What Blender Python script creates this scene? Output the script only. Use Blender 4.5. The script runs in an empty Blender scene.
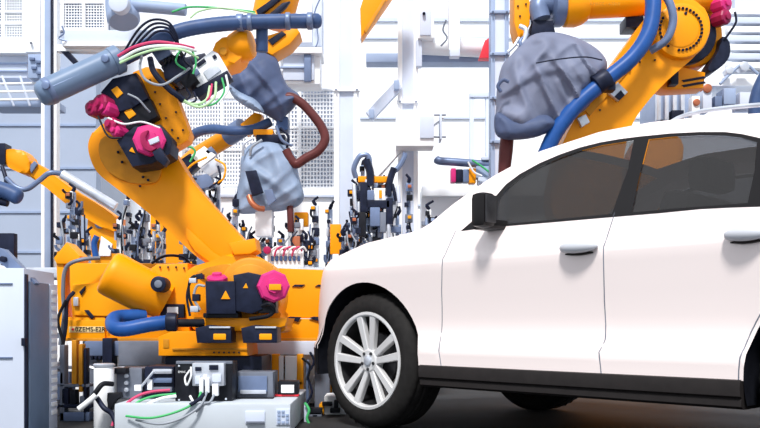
import bpy, bmesh, math, random
from mathutils import Vector, Matrix, noise, geometry
R = math.radians
sc = bpy.context.scene
col = sc.collection
random.seed(7)

# ------------------------------------------------------------ camera, sky, lights, exposure
F, CX, HY, CH = 858.0, 380.0, 325.0, 0.56        # focal length in px, principal column, horizon row, camera height
cam = bpy.data.cameras.new('camera'); co = bpy.data.objects.new('camera', cam); col.objects.link(co)
co.location = (0, 0, CH); co.rotation_euler = (R(90), 0, 0)
cam.sensor_width = 36.0; cam.lens = F / 760.0 * 36.0
cam.shift_y = (HY - 214.0) / 760.0
cam.clip_start = 0.05; cam.clip_end = 200
sc.camera = co
world = bpy.data.worlds.new('factory_daylight'); sc.world = world; world.use_nodes = True
bg = world.node_tree.nodes['Background']
bg.inputs['Color'].default_value = (0.86, 0.92, 1.0, 1); bg.inputs['Strength'].default_value = 0.72
sun = bpy.data.lights.new('skylight_sun', 'SUN'); sun.energy = 3.0; sun.angle = R(10); sun.color = (1, 0.97, 0.93)
so = bpy.data.objects.new('skylight_sun', sun); col.objects.link(so); so.rotation_euler = (R(36), R(-8), 0)
sc.view_settings.view_transform = 'Standard'; sc.view_settings.look = 'None'
sc.view_settings.gamma = 1; sc.view_settings.use_curve_mapping = False
sc.view_settings.exposure = 0.5

# ------------------------------------------------------------ materials
MATS = {}
def mat(name, c, rough=0.5, metal=0.0, var=0.06, scale=6.0, bump=0.0, coat=0.0, spec=None):
    m = bpy.data.materials.new(name); m.use_nodes = True
    nt = m.node_tree; b = nt.nodes['Principled BSDF']
    b.inputs['Roughness'].default_value = rough; b.inputs['Metallic'].default_value = metal
    b.inputs['Specular IOR Level'].default_value = spec if spec is not None else (0.5 if metal > .3 else 0.16 if max(c) < .2 else 0.25)
    if coat: b.inputs['Coat Weight'].default_value = coat
    tc = nt.nodes.new('ShaderNodeTexCoord'); n = nt.nodes.new('ShaderNodeTexNoise')
    n.inputs['Scale'].default_value = scale; n.inputs['Detail'].default_value = 4
    nt.links.new(tc.outputs['Object'], n.inputs['Vector'])
    r = nt.nodes.new('ShaderNodeValToRGB')
    r.color_ramp.elements[0].position = 0.3; r.color_ramp.elements[1].position = 0.7
    r.color_ramp.elements[0].color = tuple(max(0, v * (1 - var)) for v in c) + (1,)
    r.color_ramp.elements[1].color = tuple(min(1, v * (1 + var)) for v in c) + (1,)
    nt.links.new(n.outputs['Fac'], r.inputs['Fac']); nt.links.new(r.outputs['Color'], b.inputs['Base Color'])
    if bump:
        bp = nt.nodes.new('ShaderNodeBump'); bp.inputs['Strength'].default_value = bump
        nt.links.new(n.outputs['Fac'], bp.inputs['Height']); nt.links.new(bp.outputs['Normal'], b.inputs['Normal'])
    MATS[name] = m
    return m
def glass(name, c, t, tint=(1, 1, 1)):
    m = bpy.data.materials.new(name); m.use_nodes = True
    nt = m.node_tree; b = nt.nodes['Principled BSDF']; out = nt.nodes['Material Output']
    b.inputs['Base Color'].default_value = c + (1,); b.inputs['Roughness'].default_value = 0.25
    b.inputs['Specular IOR Level'].default_value = 0.25
    tr = nt.nodes.new('ShaderNodeBsdfTransparent'); tr.inputs['Color'].default_value = tint + (1,)
    mx = nt.nodes.new('ShaderNodeMixShader'); mx.inputs['Fac'].default_value = t
    nt.links.new(b.outputs[0], mx.inputs[1]); nt.links.new(tr.outputs[0], mx.inputs[2])
    nt.links.new(mx.outputs[0], out.inputs['Surface'])
    MATS[name] = m
    return m
ORANGE = mat('robot_orange_paint', (0.90, 0.315, 0.0), 0.42, 0, 0.05, 3)
ORANGE_D = mat('dark_orange_paint_and_shade', (0.62, 0.25, 0.012), 0.5, 0, 0.12, 9)  # dark orange parts, and painted-in shade of the arm recesses
YELLOW = mat('yellow_orange_paint', (0.86, 0.34, 0.0), 0.45, 0, 0.05, 3)
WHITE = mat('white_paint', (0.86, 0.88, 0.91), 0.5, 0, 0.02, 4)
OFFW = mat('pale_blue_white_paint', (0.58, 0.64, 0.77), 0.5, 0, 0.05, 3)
PALE = mat('pale_grey_blue_paint', (0.30, 0.38, 0.55), 0.5, 0, 0.08, 4)
STEEL = mat('blue_steel', (0.15, 0.20, 0.33), 0.38, 0.25, 0.15, 7)
ALU = mat('brushed_aluminium', (0.60, 0.64, 0.72), 0.35, 0.5, 0.15, 12)
GREYP = mat('grey_machine_paint', (0.16, 0.18, 0.23), 0.5, 0.1, 0.15, 8)
DKBLUE = mat('dark_blue_hose_rubber', (0.045, 0.085, 0.20), 0.45, 0, 0.15, 14)
BLUE = mat('bright_blue_hose', (0.015, 0.078, 0.29), 0.4, 0, 0.12, 14)
TUBE = mat('grey_blue_tube', (0.15, 0.215, 0.33), 0.4, 0, 0.1, 6)
NAVY = mat('navy_black_metal', (0.012, 0.016, 0.036), 0.42, 0.1, 0.3, 20)
BLACK = mat('black_plastic', (0.010, 0.011, 0.016), 0.45, 0, 0.3, 20)
PINK = mat('magenta_plastic', (0.62, 0.028, 0.19), 0.4, 0, 0.1, 10)
DPINK = mat('dark_magenta_plastic', (0.33, 0.014, 0.08), 0.4, 0, 0.2, 14)
RED = mat('red_paint', (0.75, 0.04, 0.06), 0.45, 0, 0.08, 8)
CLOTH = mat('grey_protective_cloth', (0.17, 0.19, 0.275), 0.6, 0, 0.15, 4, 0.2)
CLOTHB = mat('pale_blue_protective_cloth', (0.24, 0.31, 0.44), 0.5, 0, 0.2, 5, 0.2)
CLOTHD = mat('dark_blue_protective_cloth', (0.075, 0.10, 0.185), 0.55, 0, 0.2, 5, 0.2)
BROWN = mat('brown_electrode_arm', (0.11, 0.032, 0.032), 0.4, 0.1, 0.15, 9)
COPPER = mat('copper', (0.42, 0.13, 0.06), 0.35, 0.4, 0.2, 12)
GREEN = mat('green_cable', (0.06, 0.42, 0.14), 0.5)
LGREEN = mat('pale_green_cable', (0.50, 0.75, 0.42), 0.5)
WCABLE = mat('white_cable', (0.80, 0.82, 0.84), 0.5)
RCABLE = mat('red_cable', (0.62, 0.06, 0.16), 0.5)
GCABLE = mat('grey_cable', (0.28, 0.31, 0.36), 0.5)
PLINTH = mat('plinth_grey_white', (0.52, 0.57, 0.63), 0.5, 0, 0.04, 4)
HANDLE = mat('satin_handle', (0.55, 0.57, 0.62), 0.35)
WALLL = mat('grey_blue_cladding', (0.36, 0.42, 0.54), 0.6, 0, 0.04, 1.5)
FLOOR = mat('dark_grey_concrete', (0.030, 0.030, 0.032), 0.75, 0, 0.25, 2.5, 0.1)
CARW = mat('white_car_paint', (0.90, 0.80, 0.785), 0.35, 0, 0.004, 1, coat=0.3)
CLAD = mat('black_car_cladding', (0.022, 0.019, 0.019), 0.5, 0, 0.1, 20)
TRIM = mat('gloss_black_trim', (0.012, 0.011, 0.012), 0.3, 0, 0.05, 5)
TYRE = mat('tyre_rubber', (0.016, 0.015, 0.015), 0.75, 0, 0.2, 30, 0.2)
RIM = mat('silver_alloy', (0.70, 0.70, 0.71), 0.35, 0.25, 0.05, 8)
DISC = mat('dark_brake_steel', (0.05, 0.05, 0.055), 0.4, 0.6, 0.2, 20)
SEAT = mat('dark_seat_fabric', (0.030, 0.029, 0.030), 0.8, 0, 0.1, 30)
GLASS = glass('tinted_side_glass', (0.036, 0.035, 0.036), 0.27)
GLASSD = glass('background_dimming_glass', (0.03, 0.03, 0.03), 0.07)  # far windows made extra dark to hold back the bright background
GLASSR = glass('added_roof_glass', (0.03, 0.03, 0.03), 0.55)  # invented glazing, lets the robot behind show through the side windows
PANE = glass('pale_window_pane', (0.45, 0.55, 0.70), 0.35)

# ------------------------------------------------------------ geometry helpers
def pt(x, y, d):                       # where the sight line through a photograph point meets depth d
    return Vector(((x - CX) / F * d, d, CH + (HY - y) / F * d))
def px(n, d): return n * d / F
def root_pos(o):
    while o.parent: o = o.parent
    return o.location
def fin(name, bm, m, parent=None, smooth=None, label=None):
    bmesh.ops.recalc_face_normals(bm, faces=bm.faces[:])
    me = bpy.data.meshes.new(name)
    if parent is not None:
        off = root_pos(parent); bmesh.ops.translate(bm, verts=bm.verts[:], vec=-off)
    bm.to_mesh(me); bm.free()
    for p in me.polygons: p.use_smooth = True
    try: me.set_sharp_from_angle(angle=R(38 if smooth is None else smooth))
    except Exception: pass
    for mm in (m if isinstance(m, (list, tuple)) else [m]): me.materials.append(mm)
    o = bpy.data.objects.new(name, me); col.objects.link(o)
    if parent is not None: o.parent = parent
    if label: o['label'] = label
    return o
def thing(name, label, cat, loc, group=None):
    o = bpy.data.objects.new(name, None); col.objects.link(o)
    o.empty_display_size = 0.1; o.location = loc; o['label'] = label; o['category'] = cat
    if group: o['group'] = group
    return o
def tag(o, label, cat, group=None):
    o['label'] = label; o['category'] = cat
    if group: o['group'] = group
    # origin at the base of the thing
    me = o.data; vs = [v.co for v in me.vertices]
    c = Vector((sum(v.x for v in vs) / len(vs), sum(v.y for v in vs) / len(vs), min(v.z for v in vs)))
    me.transform(Matrix.Translation(-c)); o.location = c
    return o
def struct(name, bm, m):
    o = fin(name, bm, m); o['kind'] = 'structure'; return o
def B(): return bmesh.new()
def box(bm, a, b, bev=0.0, rot=None, piv=None):
    a = Vector(a); b = Vector(b)
    c = (a + b) / 2; s = b - a
    r = bmesh.ops.create_cube(bm, size=1.0)
    vs = r['verts']
    for v in vs: v.co = Vector((v.co.x * s.x, v.co.y * s.y, v.co.z * s.z)) + c
    if rot is not None:
        p = piv if piv is not None else c
        for v in vs: v.co = rot @ (v.co - p) + p
    if bev > 0:
        es = list({e for v in vs for e in v.link_edges})
        bmesh.ops.bevel(bm, geom=es, offset=min(bev, abs(min(s, key=abs)) * 0.45), segments=2, profile=0.6, affect='EDGES')
def bpx(bm, x0, y0, x1, y1, d, t, bev=0.006):     # box with its front at depth d, seen between two photograph corners
    a = pt(x0, y1, d); b = pt(x1, y0, d)
    box(bm, a, (b.x, d + t, b.z), bev)
def frame_of(t):
    t = t.normalized()
    u = Vector((0, 0, 1)) if abs(t.z) < 0.9 else Vector((1, 0, 0))
    n = t.cross(u).normalized(); return n, t.cross(n).normalized()
def sweep(bm, pts, rad, seg=10, caps=True):
    pts = [Vector(p) for p in pts]; n = len(pts)
    rads = rad if isinstance(rad, (list, tuple)) else [rad] * n
    rings = []; nn = None
    for i, p in enumerate(pts):
        t = (pts[min(i + 1, n - 1)] - pts[max(i - 1, 0)])
        if t.length < 1e-9: t = Vector((0, 0, 1))
        t.normalize()
        if nn is None: nn, _ = frame_of(t)
        else:
            nn = nn - t * nn.dot(t)
            if nn.length < 1e-6: nn, _ = frame_of(t)
            nn.normalize()
        bb = t.cross(nn)
        rings.append([bm.verts.new(p + (nn * math.cos(k * 2 * math.pi / seg) + bb * math.sin(k * 2 * math.pi / seg)) * rads[i]) for k in range(seg)])
    for a, b in zip(rings, rings[1:]):
        for k in range(seg):
            bm.faces.new((a[k], a[(k + 1) % seg], b[(k + 1) % seg], b[k]))
    if caps:
        bm.faces.new(rings[0][::-1]); bm.faces.new(rings[-1])
def spline(pts, n=8):
    P = [Vector(p) for p in pts]; out = []
    P = [P[0] * 2 - P[1]] + P + [P[-1] * 2 - P[-2]]
    for i in range(1, len(P) - 2):
        for k in range(n):
            t = k / n
            out.append(0.5 * ((2 * P[i]) + (P[i + 1] - P[i - 1]) * t + (2 * P[i - 1] - 5 * P[i] + 4 * P[i + 1] - P[i + 2]) * t * t + (3 * P[i] - P[i - 1] - 3 * P[i + 1] + P[i + 2]) * t ** 3))
    out.append(P[-2]); return out
def hose(bm, pts, rpx, seg=10, n=8):              # pts: (x, y, depth) points along a bent hose
    d = sum(p[2] for p in pts) / len(pts)
    sweep(bm, spline([pt(*p) for p in pts], n), px(rpx, d), seg)
def ribbed(bm, pts, rpx, n=14, seg=14, amp=0.12):  # corrugated hose
    d = sum(p[2] for p in pts) / len(pts); P = spline([pt(*p) for p in pts], n); r = px(rpx, d)
    sweep(bm, P, [r * (1 + amp * (i % 2)) for i in range(len(P))], seg)
def rod(bm, p0, p1, r, seg=14, bev=0.12):         # round bar with softened ends
    p0 = Vector(p0); p1 = Vector(p1); k = min(r * bev, (p1 - p0).length * 0.3); t = (p1 - p0).normalized()
    sweep(bm, [p0, p0 + t * 0.0001 * 0 + t * k * 0.3, p0 + t * k, p1 - t * k, p1 - t * k * 0.3, p1], [r * (1 - bev), r * (1 - bev * 0.3), r, r, r * (1 - bev * 0.3), r * (1 - bev)], seg)
def rpx(bm, a, b, r, seg=14): rod(bm, pt(*a), pt(*b), px(r, (a[2] + b[2]) / 2), seg)
def lathe(bm, p0, axis, prof, seg=24):            # prof: (distance along axis, radius)
    p0 = Vector(p0); axis = Vector(axis).normalized()
    sweep_pts = [p0 + axis * a for a, _ in prof]
    n, b = frame_of(axis); rings = []
    for p, (_, r) in zip(sweep_pts, prof):
        rings.append([bm.verts.new(p + (n * math.cos(k * 2 * math.pi / seg) + b * math.sin(k * 2 * math.pi / seg)) * max(r, 1e-4)) for k in range(seg)])
    for a, c in zip(rings, rings[1:]):
        for k in range(seg): bm.faces.new((a[k], a[(k + 1) % seg], c[(k + 1) % seg], c[k]))
    bm.faces.new(rings[0][::-1]); bm.faces.new(rings[-1])
def drum(bm, x, y, d, r, t, seg=24, bev=0.15, axis=None):   # disc facing the viewer: front at depth d, thickness t
    c = pt(x, y, d); rr = px(r, d); k = rr * bev
    ax = axis if axis else (0, 1, 0)
    lathe(bm, c, ax, [(0, rr - k), (k * 0.3, rr - k * 0.3), (k, rr), (t - k * 0.5 if t > k * 1.6 else t * 0.8, rr), (t, rr - k * 0.5)], seg)
def prism(bm, poly, d, t, bev=0.012, d2=None):    # outline at its own distance with real thickness and rounded edges
    n = len(poly)
    area = sum(poly[i][0] * poly[(i + 1) % n][1] - poly[(i + 1) % n][0] * poly[i][1] for i in range(n))
    if area < 0: poly = poly[::-1]
    dd = [(p[2] if len(p) > 2 else d) for p in poly]
    fr = [bm.verts.new(pt(p[0], p[1], q)) for p, q in zip(poly, dd)]
    bk = [bm.verts.new(v.co + Vector((0, t, 0))) for v in fr]
    f1 = bm.faces.new(fr); f2 = bm.faces.new(bk[::-1])
    for i in range(n): bm.faces.new((fr[i], bk[i], bk[(i + 1) % n], fr[(i + 1) % n]))
    if bev:
        es = list(f1.edges) + list(f2.edges)
        try: bmesh.ops.bevel(bm, geom=es, offset=bev, segments=2, profile=0.6, affect='EDGES', clamp_overlap=True)
        except Exception: pass
def smoothpoly(pts, n=4, closed=True):
    N = len(pts); out = []
    for i in range(N):
        p0, p1, p2, p3 = (Vector(pts[(i + j - 1) % N]) for j in range(4))
        for k in range(n):
            t = k / n
            q = 0.5 * ((2 * p1) + (p2 - p0) * t + (2 * p0 - 5 * p1 + 4 * p2 - p3) * t * t + (3 * p1 - p0 - 3 * p2 + p3) * t ** 3)
            out.append((q.x, q.y))
    return out
def inside(p, poly):
    x, y = p[0], p[1]; c = False; n = len(poly); j = n - 1
    for i in range(n):
        xi, yi = poly[i][0], poly[i][1]; xj, yj = poly[j][0], poly[j][1]
        if (yi > y) != (yj > y) and x < (xj - xi) * (y - yi) / (yj - yi) + xi: c = not c
        j = i
    return c
def edist(p, poly):
    best = 1e9; P = Vector((p[0], p[1])); n = len(poly)
    for i in range(n):
        a = Vector(poly[i][:2]); b = Vector(poly[(i + 1) % n][:2]); ab = b - a
        t = max(0, min(1, (P - a).dot(ab) / max(ab.length_squared, 1e-9))); best = min(best, (P - a - ab * t).length)
    return best
def sack(bm, poly, d, depth, step=2.5, fold=0.35, seed=0, axis=(1, 0.4)):   # loose fabric cover: swollen, creased, closed front and back
    poly = smoothpoly(poly, 4); n = len(poly)
    pts = [Vector(p) for p in poly]
    xs = [p[0] for p in poly]; ys = [p[1] for p in poly]
    y = min(ys)
    while y < max(ys):
        x = min(xs)
        while x < max(xs):
            q = (x + random.uniform(-.3, .3) * step, y + random.uniform(-.3, .3) * step)
            if inside(q, poly) and edist(q, poly) > step * 0.6: pts.append(Vector(q))
            x += step
        y += step
    vs, es, fs, *_ = geometry.delaunay_2d_cdt(pts, [(i, (i + 1) % n) for i in range(n)], [], 0, 1e-5)
    mx = max(edist(p, poly) for p in pts[n:]) if len(pts) > n else 1
    fr = []; bk = []
    for p in vs:
        e = edist(p, poly); h = math.sqrt(max(0, 1 - (1 - min(1, e / mx)) ** 2)) if e > 0.05 else 0
        a_ = .6; u_ = (p.x * math.cos(a_) - p.y * math.sin(a_)); v_ = (p.x * math.sin(a_) + p.y * math.cos(a_))
        n1 = noise.noise(Vector((u_ * 0.040, v_ * 0.013, seed))) * 4.2; n2 = noise.noise(Vector((v_ * 0.05, u_ * 0.014, seed + 5))) * 4.0
        w = (0.5 + 0.5 * math.cos(n1 * 1.7)) ** 1.5; w2 = (0.5 + 0.5 * math.cos(n2 * 1.7)) ** 2
        off = depth * (0.5 * h * (1 - fold * .5) + fold * min(1, e / 6) * (0.22 * w + 0.17 * w2))
        fr.append(bm.verts.new(pt(p.x, p.y, d - off)))
        bk.append(bm.verts.new(pt(p.x, p.y, d + depth * 0.5 * h + 0.003)))
    for f in fs:
        c = sum((vs[i] for i in f), Vector((0, 0))) / len(f)
        if inside(c, poly):
            try: bm.faces.new([fr[i] for i in f]); bm.faces.new([bk[i] for i in f][::-1])
            except ValueError: pass
    be = [e for e in bm.edges if e.is_boundary]
    try: bmesh.ops.bridge_loops(bm, edges=be)
    except Exception: pass
def copy_tree(o, parent=None, delta=None):
    c = o.copy(); col.objects.link(c); c.parent = parent
    if delta is not None: c.location = o.location + Vector(delta)
    for ch in [x for x in list(o.children)]: copy_tree(ch, c)
    return c
def text(name, body, size, loc, rot, m, parent, extr=0.0015, mirror=False):
    cu = bpy.data.curves.new(name, 'FONT'); cu.body = body; cu.size = size; cu.extrude = extr; cu.align_x = 'LEFT'; cu.align_y = 'CENTER'
    o = bpy.data.objects.new(name, cu); col.objects.link(o)
    dg = bpy.context.evaluated_depsgraph_get(); me = bpy.data.meshes.new_from_object(o.evaluated_get(dg))
    bpy.data.objects.remove(o)
    M = Matrix.Translation(Vector(loc) - root_pos(parent)) @ rot.to_4x4()
    me.transform(M); me.materials.clear(); me.materials.append(m)
    q = bpy.data.objects.new(name, me); col.objects.link(q); q.parent = parent
    return q
UP = Matrix.Rotation(R(90), 3, 'X')
# ------------------------------------------------------------ the hall
bm = B(); box(bm, (-8, .8, -.1), (9.5, 13, 0)); struct('floor', bm, FLOOR)
bm = B(); box(bm, (-4.1, 12.6, 0), (9.5, 12.8, 8)); struct('wall_back', bm, WHITE)
bm = B(); a = pt(96, 0, 11.5).x; box(bm, (-8, 11.5, 0), (a, 11.7, 8)); struct('wall_left', bm, WALLL)
for k, y in enumerate((70, 125, 168, 212, 252)):
    bm = B(); z = pt(0, y, 11.49).z; box(bm, (-8, 11.48, z - .014), (a, 11.5, z + .014)); struct('trim_%d' % (k + 1), bm, PALE)
for k, (y, h) in enumerate(((20, .05), (118, .03), (205, .03), (38, .03))):
    bm = B(); z = pt(0, y, 12.59).z; box(bm, (pt(360, 0, 12.5).x, 12.57, z - h / 2), (9.5, 12.6, z + h / 2)); struct('trim_%d' % (k + 6), bm, OFFW)

def fence(name, label, x0, x1, y0, y1, d, nx, ny, posts, rails, group=None, back=PALE, wire=.0075, base=True):
    c = pt((x0 + x1) / 2, y1, d); t = thing(name, label, 'fence', Vector((c.x, d, 0 if base else c.z)), group)
    for xx in posts:
        bm = B(); p = pt(xx, y0, d); q = pt(xx, y1, d); w = px(1.6, d)
        box(bm, (p.x - w, d - .03, 0 if base else q.z), (p.x + w, d + .03, p.z), .006); fin('post', bm, WHITE, t)
    for yy in rails:
        bm = B(); p = pt(x0, yy, d); q = pt(x1, yy, d); w = px(1.1, d); box(bm, (p.x, d - .025, p.z - w), (q.x, d + .025, p.z + w), .005); fin('rail', bm, WHITE, t)
    bm = B(); a = pt(x0, y1, d); b = pt(x1, y0, d)
    for i in range(nx + 1):
        x = a.x + (b.x - a.x) * i / nx; box(bm, (x - wire, d - .008, a.z), (x + wire, d, b.z))
    for j in range(ny + 1):
        z = a.z + (b.z - a.z) * j / ny; box(bm, (a.x, d - .01, z - wire), (b.x, d - .002, z + wire))
    fin('wire_mesh', bm, WHITE, t)
    if back:
        bm = B(); box(bm, (a.x, d + .05, a.z), (b.x, d + .07, b.z)); fin('mesh_shade_sheet', bm, back, t)  # added sheet giving the mesh holes their blue-grey shade
    return t
fence('mesh_cage', 'white framed mesh cage high up in the left corner', -6, 25, -8, 40, 9.6, 12, 18, (-6, 4, 25), (-8, 12, 24, 40), base=False, back=STEEL, wire=.0048)
t = thing('cage_housing', 'wide white panel housing edging the mesh cage at the far left', 'housing', pt(32, 50, 9.4))
bm = B(); bpx(bm, 26, -10, 40, 52, 9.4, .4); fin('side_panel', bm, WHITE, t)
bm = B(); bpx(bm, -10, 40, 26, 53, 9.4, .4); fin('sill_panel', bm, WHITE, t)
bm = B(); bpx(bm, -10, 56, 27, 78, 9.5, .3); fin('lower_panel', bm, OFFW, t)
for yy in (62, 70): 
    bm = B(); bpx(bm, -10, yy, 27, yy + 1.4, 9.47, .03, .002); fin('slot', bm, PALE, t)
bm = B(); rpx(bm, (31, 43, 9.39), (31, 43, 9.36), 1.2, 8); fin('bolt', bm, GREYP, t)
t = thing('junction_box', 'small blue-grey junction box beside the thin column at upper left', 'box', pt(35, 80, 9.2))
bm = B(); bpx(bm, 28, 54, 42, 78, 9.2, .15); fin('housing', bm, PALE, t)
for i, (xx, yy) in enumerate(((29, 57), (35, 60), (31, 66), (36, 71))):
    bm = B(); bpx(bm, xx, yy, xx + 5, yy + 3, 9.17, .04); fin('terminal', bm, STEEL, t)
t = thing('guard_rail', 'pale railing with slanted strut below the cage at far left', 'railing', pt(15, 105, 9.3))
for yy in (84, 92, 100):
    bm = B(); rpx(bm, (-8, yy, 9.3), (44, yy - 1, 9.3), 1.2, 8); fin('rail', bm, WHITE, t)
for xx, x2 in ((2, 14), (20, 30)):
    bm = B(); rpx(bm, (xx, 76, 9.3), (x2, 106, 9.3), 1.2, 8); fin('strut', bm, OFFW, t)
bm = B(); bpx(bm, -10, 100, 56, 107, 9.4, .3); fin('ledge', bm, PALE, t)
fence('mesh_fence', 'white wire mesh fence on the gallery at upper left', 52, 108, -8, 31, 9.8, 20, 14, (52, 63, 84, 106), (3, 30), base=False, back=STEEL, wire=.005)
fence('mesh_fence', 'tall narrow mesh strip beside the thin dark column', 50, 58, 30, 66, 9.75, 4, 14, (50, 58), (30, 66), base=False)
t = thing('thin_column', 'thin pale steel column with a dark cable running down, far left', 'column', Vector((pt(47, 0, 9.0).x, 9.0, 0)))
for (u0, u1, m, n) in ((41, 44.5, WHITE, 'flange'), (44.5, 50.5, PALE, 'web'), (53, 56.5, WHITE, 'flange')):
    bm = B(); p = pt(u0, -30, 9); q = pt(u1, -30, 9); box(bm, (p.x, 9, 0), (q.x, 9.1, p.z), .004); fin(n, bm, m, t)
bm = B(); p = pt(51.8, -30, 8.98); rod(bm, (p.x, 8.98, 0), (p.x, 8.98, p.z), px(1.2, 9), 8); fin('cable', bm, NAVY, t)
t = thing('support_beam', 'long pale grey beam with white lower flange under the gallery', 'beam', pt(105, 50, 8.9))
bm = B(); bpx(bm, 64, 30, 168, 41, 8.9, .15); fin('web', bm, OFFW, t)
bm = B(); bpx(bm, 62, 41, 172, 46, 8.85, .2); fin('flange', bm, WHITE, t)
bm = B(); hose(bm, [(62, 26, 8.8), (64, 33, 8.8), (59, 38, 8.8), (66, 41, 8.8)], .8, 8); fin('cable', bm, STEEL, t)
t = thing('wall_bracket', 'dark navy slanted bracket under the long grey beam', 'bracket', pt(70, 67, 8.9))
bm = B(); prism(bm, [(60, 51), (68, 51), (80, 64), (76, 67)], 8.9, .15); fin('strut', bm, NAVY, t)
bm = B(); prism(bm, [(56, 44), (110, 46), (110, 52), (56, 51)], 8.95, .1); fin('plate', bm, WHITE, t)
t = thing('air_duct', 'fat pale blue ventilation duct elbow at the top left', 'duct', pt(123, 28, 8.4))
bm = B(); sweep(bm, spline([pt(123, -40, 8.4), pt(122, -10, 8.4), pt(122, 8, 8.35), pt(124, 22, 8.3)], 6), [px(16, 8.4)] * 18 + [px(14, 8.4)], 22); fin('elbow', bm, PALE, t)
bm = B(); rpx(bm, (120, 4, 8.3), (186, 10, 8.3), 6, 16); fin('branch_pipe', bm, PALE, t)
bm = B(); drum(bm, 118, 2, 8.1, 10, .1); fin('inspection_cap', bm, OFFW, t)
fence('mesh_fence', 'white wire mesh fence panel behind the orange arm and blue hose', 184, 258, 98, 186, 9.8, 26, 22, (184, 222, 258), (98, 132, 150, 186), back=OFFW)
fence('mesh_fence', 'white wire mesh fence panel framed by the brown bent pipe', 262, 346, 90, 188, 9.8, 26, 24, (262, 300, 346), (90, 128, 150, 188), back=OFFW)
t = thing('safety_wall', 'low white panel wall under the mesh fences', 'wall panel', Vector((pt(265, 0, 9.6).x, 9.6, 0)))
for x0, x1 in ((180, 235), (235.6, 290), (290.6, 346), (346.6, 400)):
    bm = B(); a = pt(x0, 188, 9.6); b = pt(x1, 188, 9.6); box(bm, (a.x, 9.6, 0), (b.x, 9.66, a.z), .008); fin('panel', bm, WHITE, t)
bm = B(); bpx(bm, 180, 194, 400, 197, 9.56, .05); fin('rail', bm, OFFW, t)
t = thing('control_window', 'white framed blue-grey window box behind the dark fabric cover', 'window box', pt(300, 84, 9))
bm = B(); bpx(bm, 280, 50, 320, 84, 9.05, .3); fin('housing', bm, WHITE, t)
bm = B(); a = pt(280, 84, 9.1); b = pt(288, 84, 9.1); box(bm, (a.x, 9.12, 0), (b.x, 9.3, a.z), .006); fin('post', bm, WHITE, t)
bm = B(); bpx(bm, 283, 55, 314, 80, 9.02, .05); fin('pane', bm, OFFW, t)
bm = B(); bpx(bm, 304, 54, 311, 81, 8.98, .05); fin('post', bm, STEEL, t)
bm = B(); bpx(bm, 280, 66, 304, 68, 8.99, .04); fin('sash_bar', bm, PALE, t)
bm = B(); bpx(bm, 278, 47, 322, 53, 8.95, .4); fin('lintel', bm, WHITE, t)
t = thing('switch_cabinet', 'pale cabinet with thin dark cables behind the end of the blue pipe', 'cabinet', pt(307, 48, 9.4))
bm = B(); bpx(bm, 294, -8, 322, 46, 9.4, .3); fin('body', bm, OFFW, t)
bm = B(); bpx(bm, 297, 2, 312, 42, 9.37, .04); fin('door', bm, WHITE, t)
for k, P in enumerate(([(322, -5, 9.3), (316, 8, 9.3), (313, 20, 9.3)], [(316, 20, 9.3), (318, 40, 9.3), (314, 50, 9.3)])):
    bm = B(); hose(bm, P, .7, 6); fin('cable', bm, STEEL, t)
def column(label, x0, x1, d, m, plates=(), top=-40):
    t = thing('steel_column', label, 'column', Vector((pt((x0 + x1) / 2, 0, d).x, d, 0)))
    p = pt(x0, top, d); q = pt(x1, top, d); w = (q.x - p.x)
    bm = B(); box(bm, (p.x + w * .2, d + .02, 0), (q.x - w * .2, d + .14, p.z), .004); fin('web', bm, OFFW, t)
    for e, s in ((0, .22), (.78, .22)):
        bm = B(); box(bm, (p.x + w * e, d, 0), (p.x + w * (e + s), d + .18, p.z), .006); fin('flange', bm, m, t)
    for yy in plates:
        bm = B(); bpx(bm, x0 - 1, yy, x1 + 1, yy + 3, d - .02, .06, .004); fin('splice_plate', bm, m, t)
        for sx in (x0 + 2, x1 - 2):
            bm = B(); rpx(bm, (sx, yy + 1.5, d - .02), (sx, yy + 1.5, d - .05), .9, 8); fin('bolt', bm, STEEL, t)
    return t
column('broad white column in the middle, right of the brown bent pipe', 334, 359, 9.3, WHITE, (88,))
column('white column carrying the diagonal braces and the white box', 398, 418, 8.8, WHITE, (100,))
column('blue-grey round-edged column left of the large grey cloth cover', 491, 509, 8.4, PALE, (10, 52, 96, 140))  # lighter web puts the round column's central highlight into the paint
bm = B()
t = thing('diagonal_brace', 'upper white diagonal brace meeting the column behind the fixtures', 'brace', pt(385, 110, 8.7))
bm = B(); prism(bm, [(366, 112), (398, 78), (402, 88), (372, 120)], 8.75, .1, .01); fin('bar', bm, OFFW, t)
for xx, yy in ((397, 84), (372, 113)):
    bm = B(); bpx(bm, xx - 3, yy - 4, xx + 2, yy + 5, 8.68, .08); fin('gusset', bm, PALE, t)
t = thing('diagonal_brace', 'lower long white diagonal brace rising to the white box', 'brace', pt(395, 145, 8.7))
bm = B(); prism(bm, [(366, 168), (402, 128), (440, 108), (444, 118), (408, 142), (378, 178)], 8.65, .12, .01); fin('bar', bm, WHITE, t)
t = thing('valve_box', 'white open-ended box mounted on the white column', 'box', pt(420, 146, 8.5))
bm = B(); bpx(bm, 396, 114, 434, 146, 8.45, .25); fin('body', bm, WHITE, t)
bm = B(); bpx(bm, 420, 116, 434, 138, 8.43, .03); fin('cover', bm, OFFW, t)
bm = B(); bpx(bm, 440, 113, 442, 139, 8.5, .2, .003); fin('end_plate', bm, OFFW, t)
for yy in (115, 137):
    bm = B(); rpx(bm, (432, yy, 8.55), (446, yy, 8.55), .9, 8); fin('tie_rod', bm, GREYP, t)
t = thing('overhead_pipe', 'horizontal white pipe with a red end band under the girder', 'pipe', pt(455, 60, 8.9))
bm = B(); rpx(bm, (414, 45, 8.9), (500, 49, 8.9), 9, 20); fin('pipe', bm, WHITE, t)
bm = B(); prism(bm, [(479, 58), (485, 40), (490, 37), (492, 58)], 8.65, .12); fin('end_band', bm, RED, t, None, 'red end band')
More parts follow.
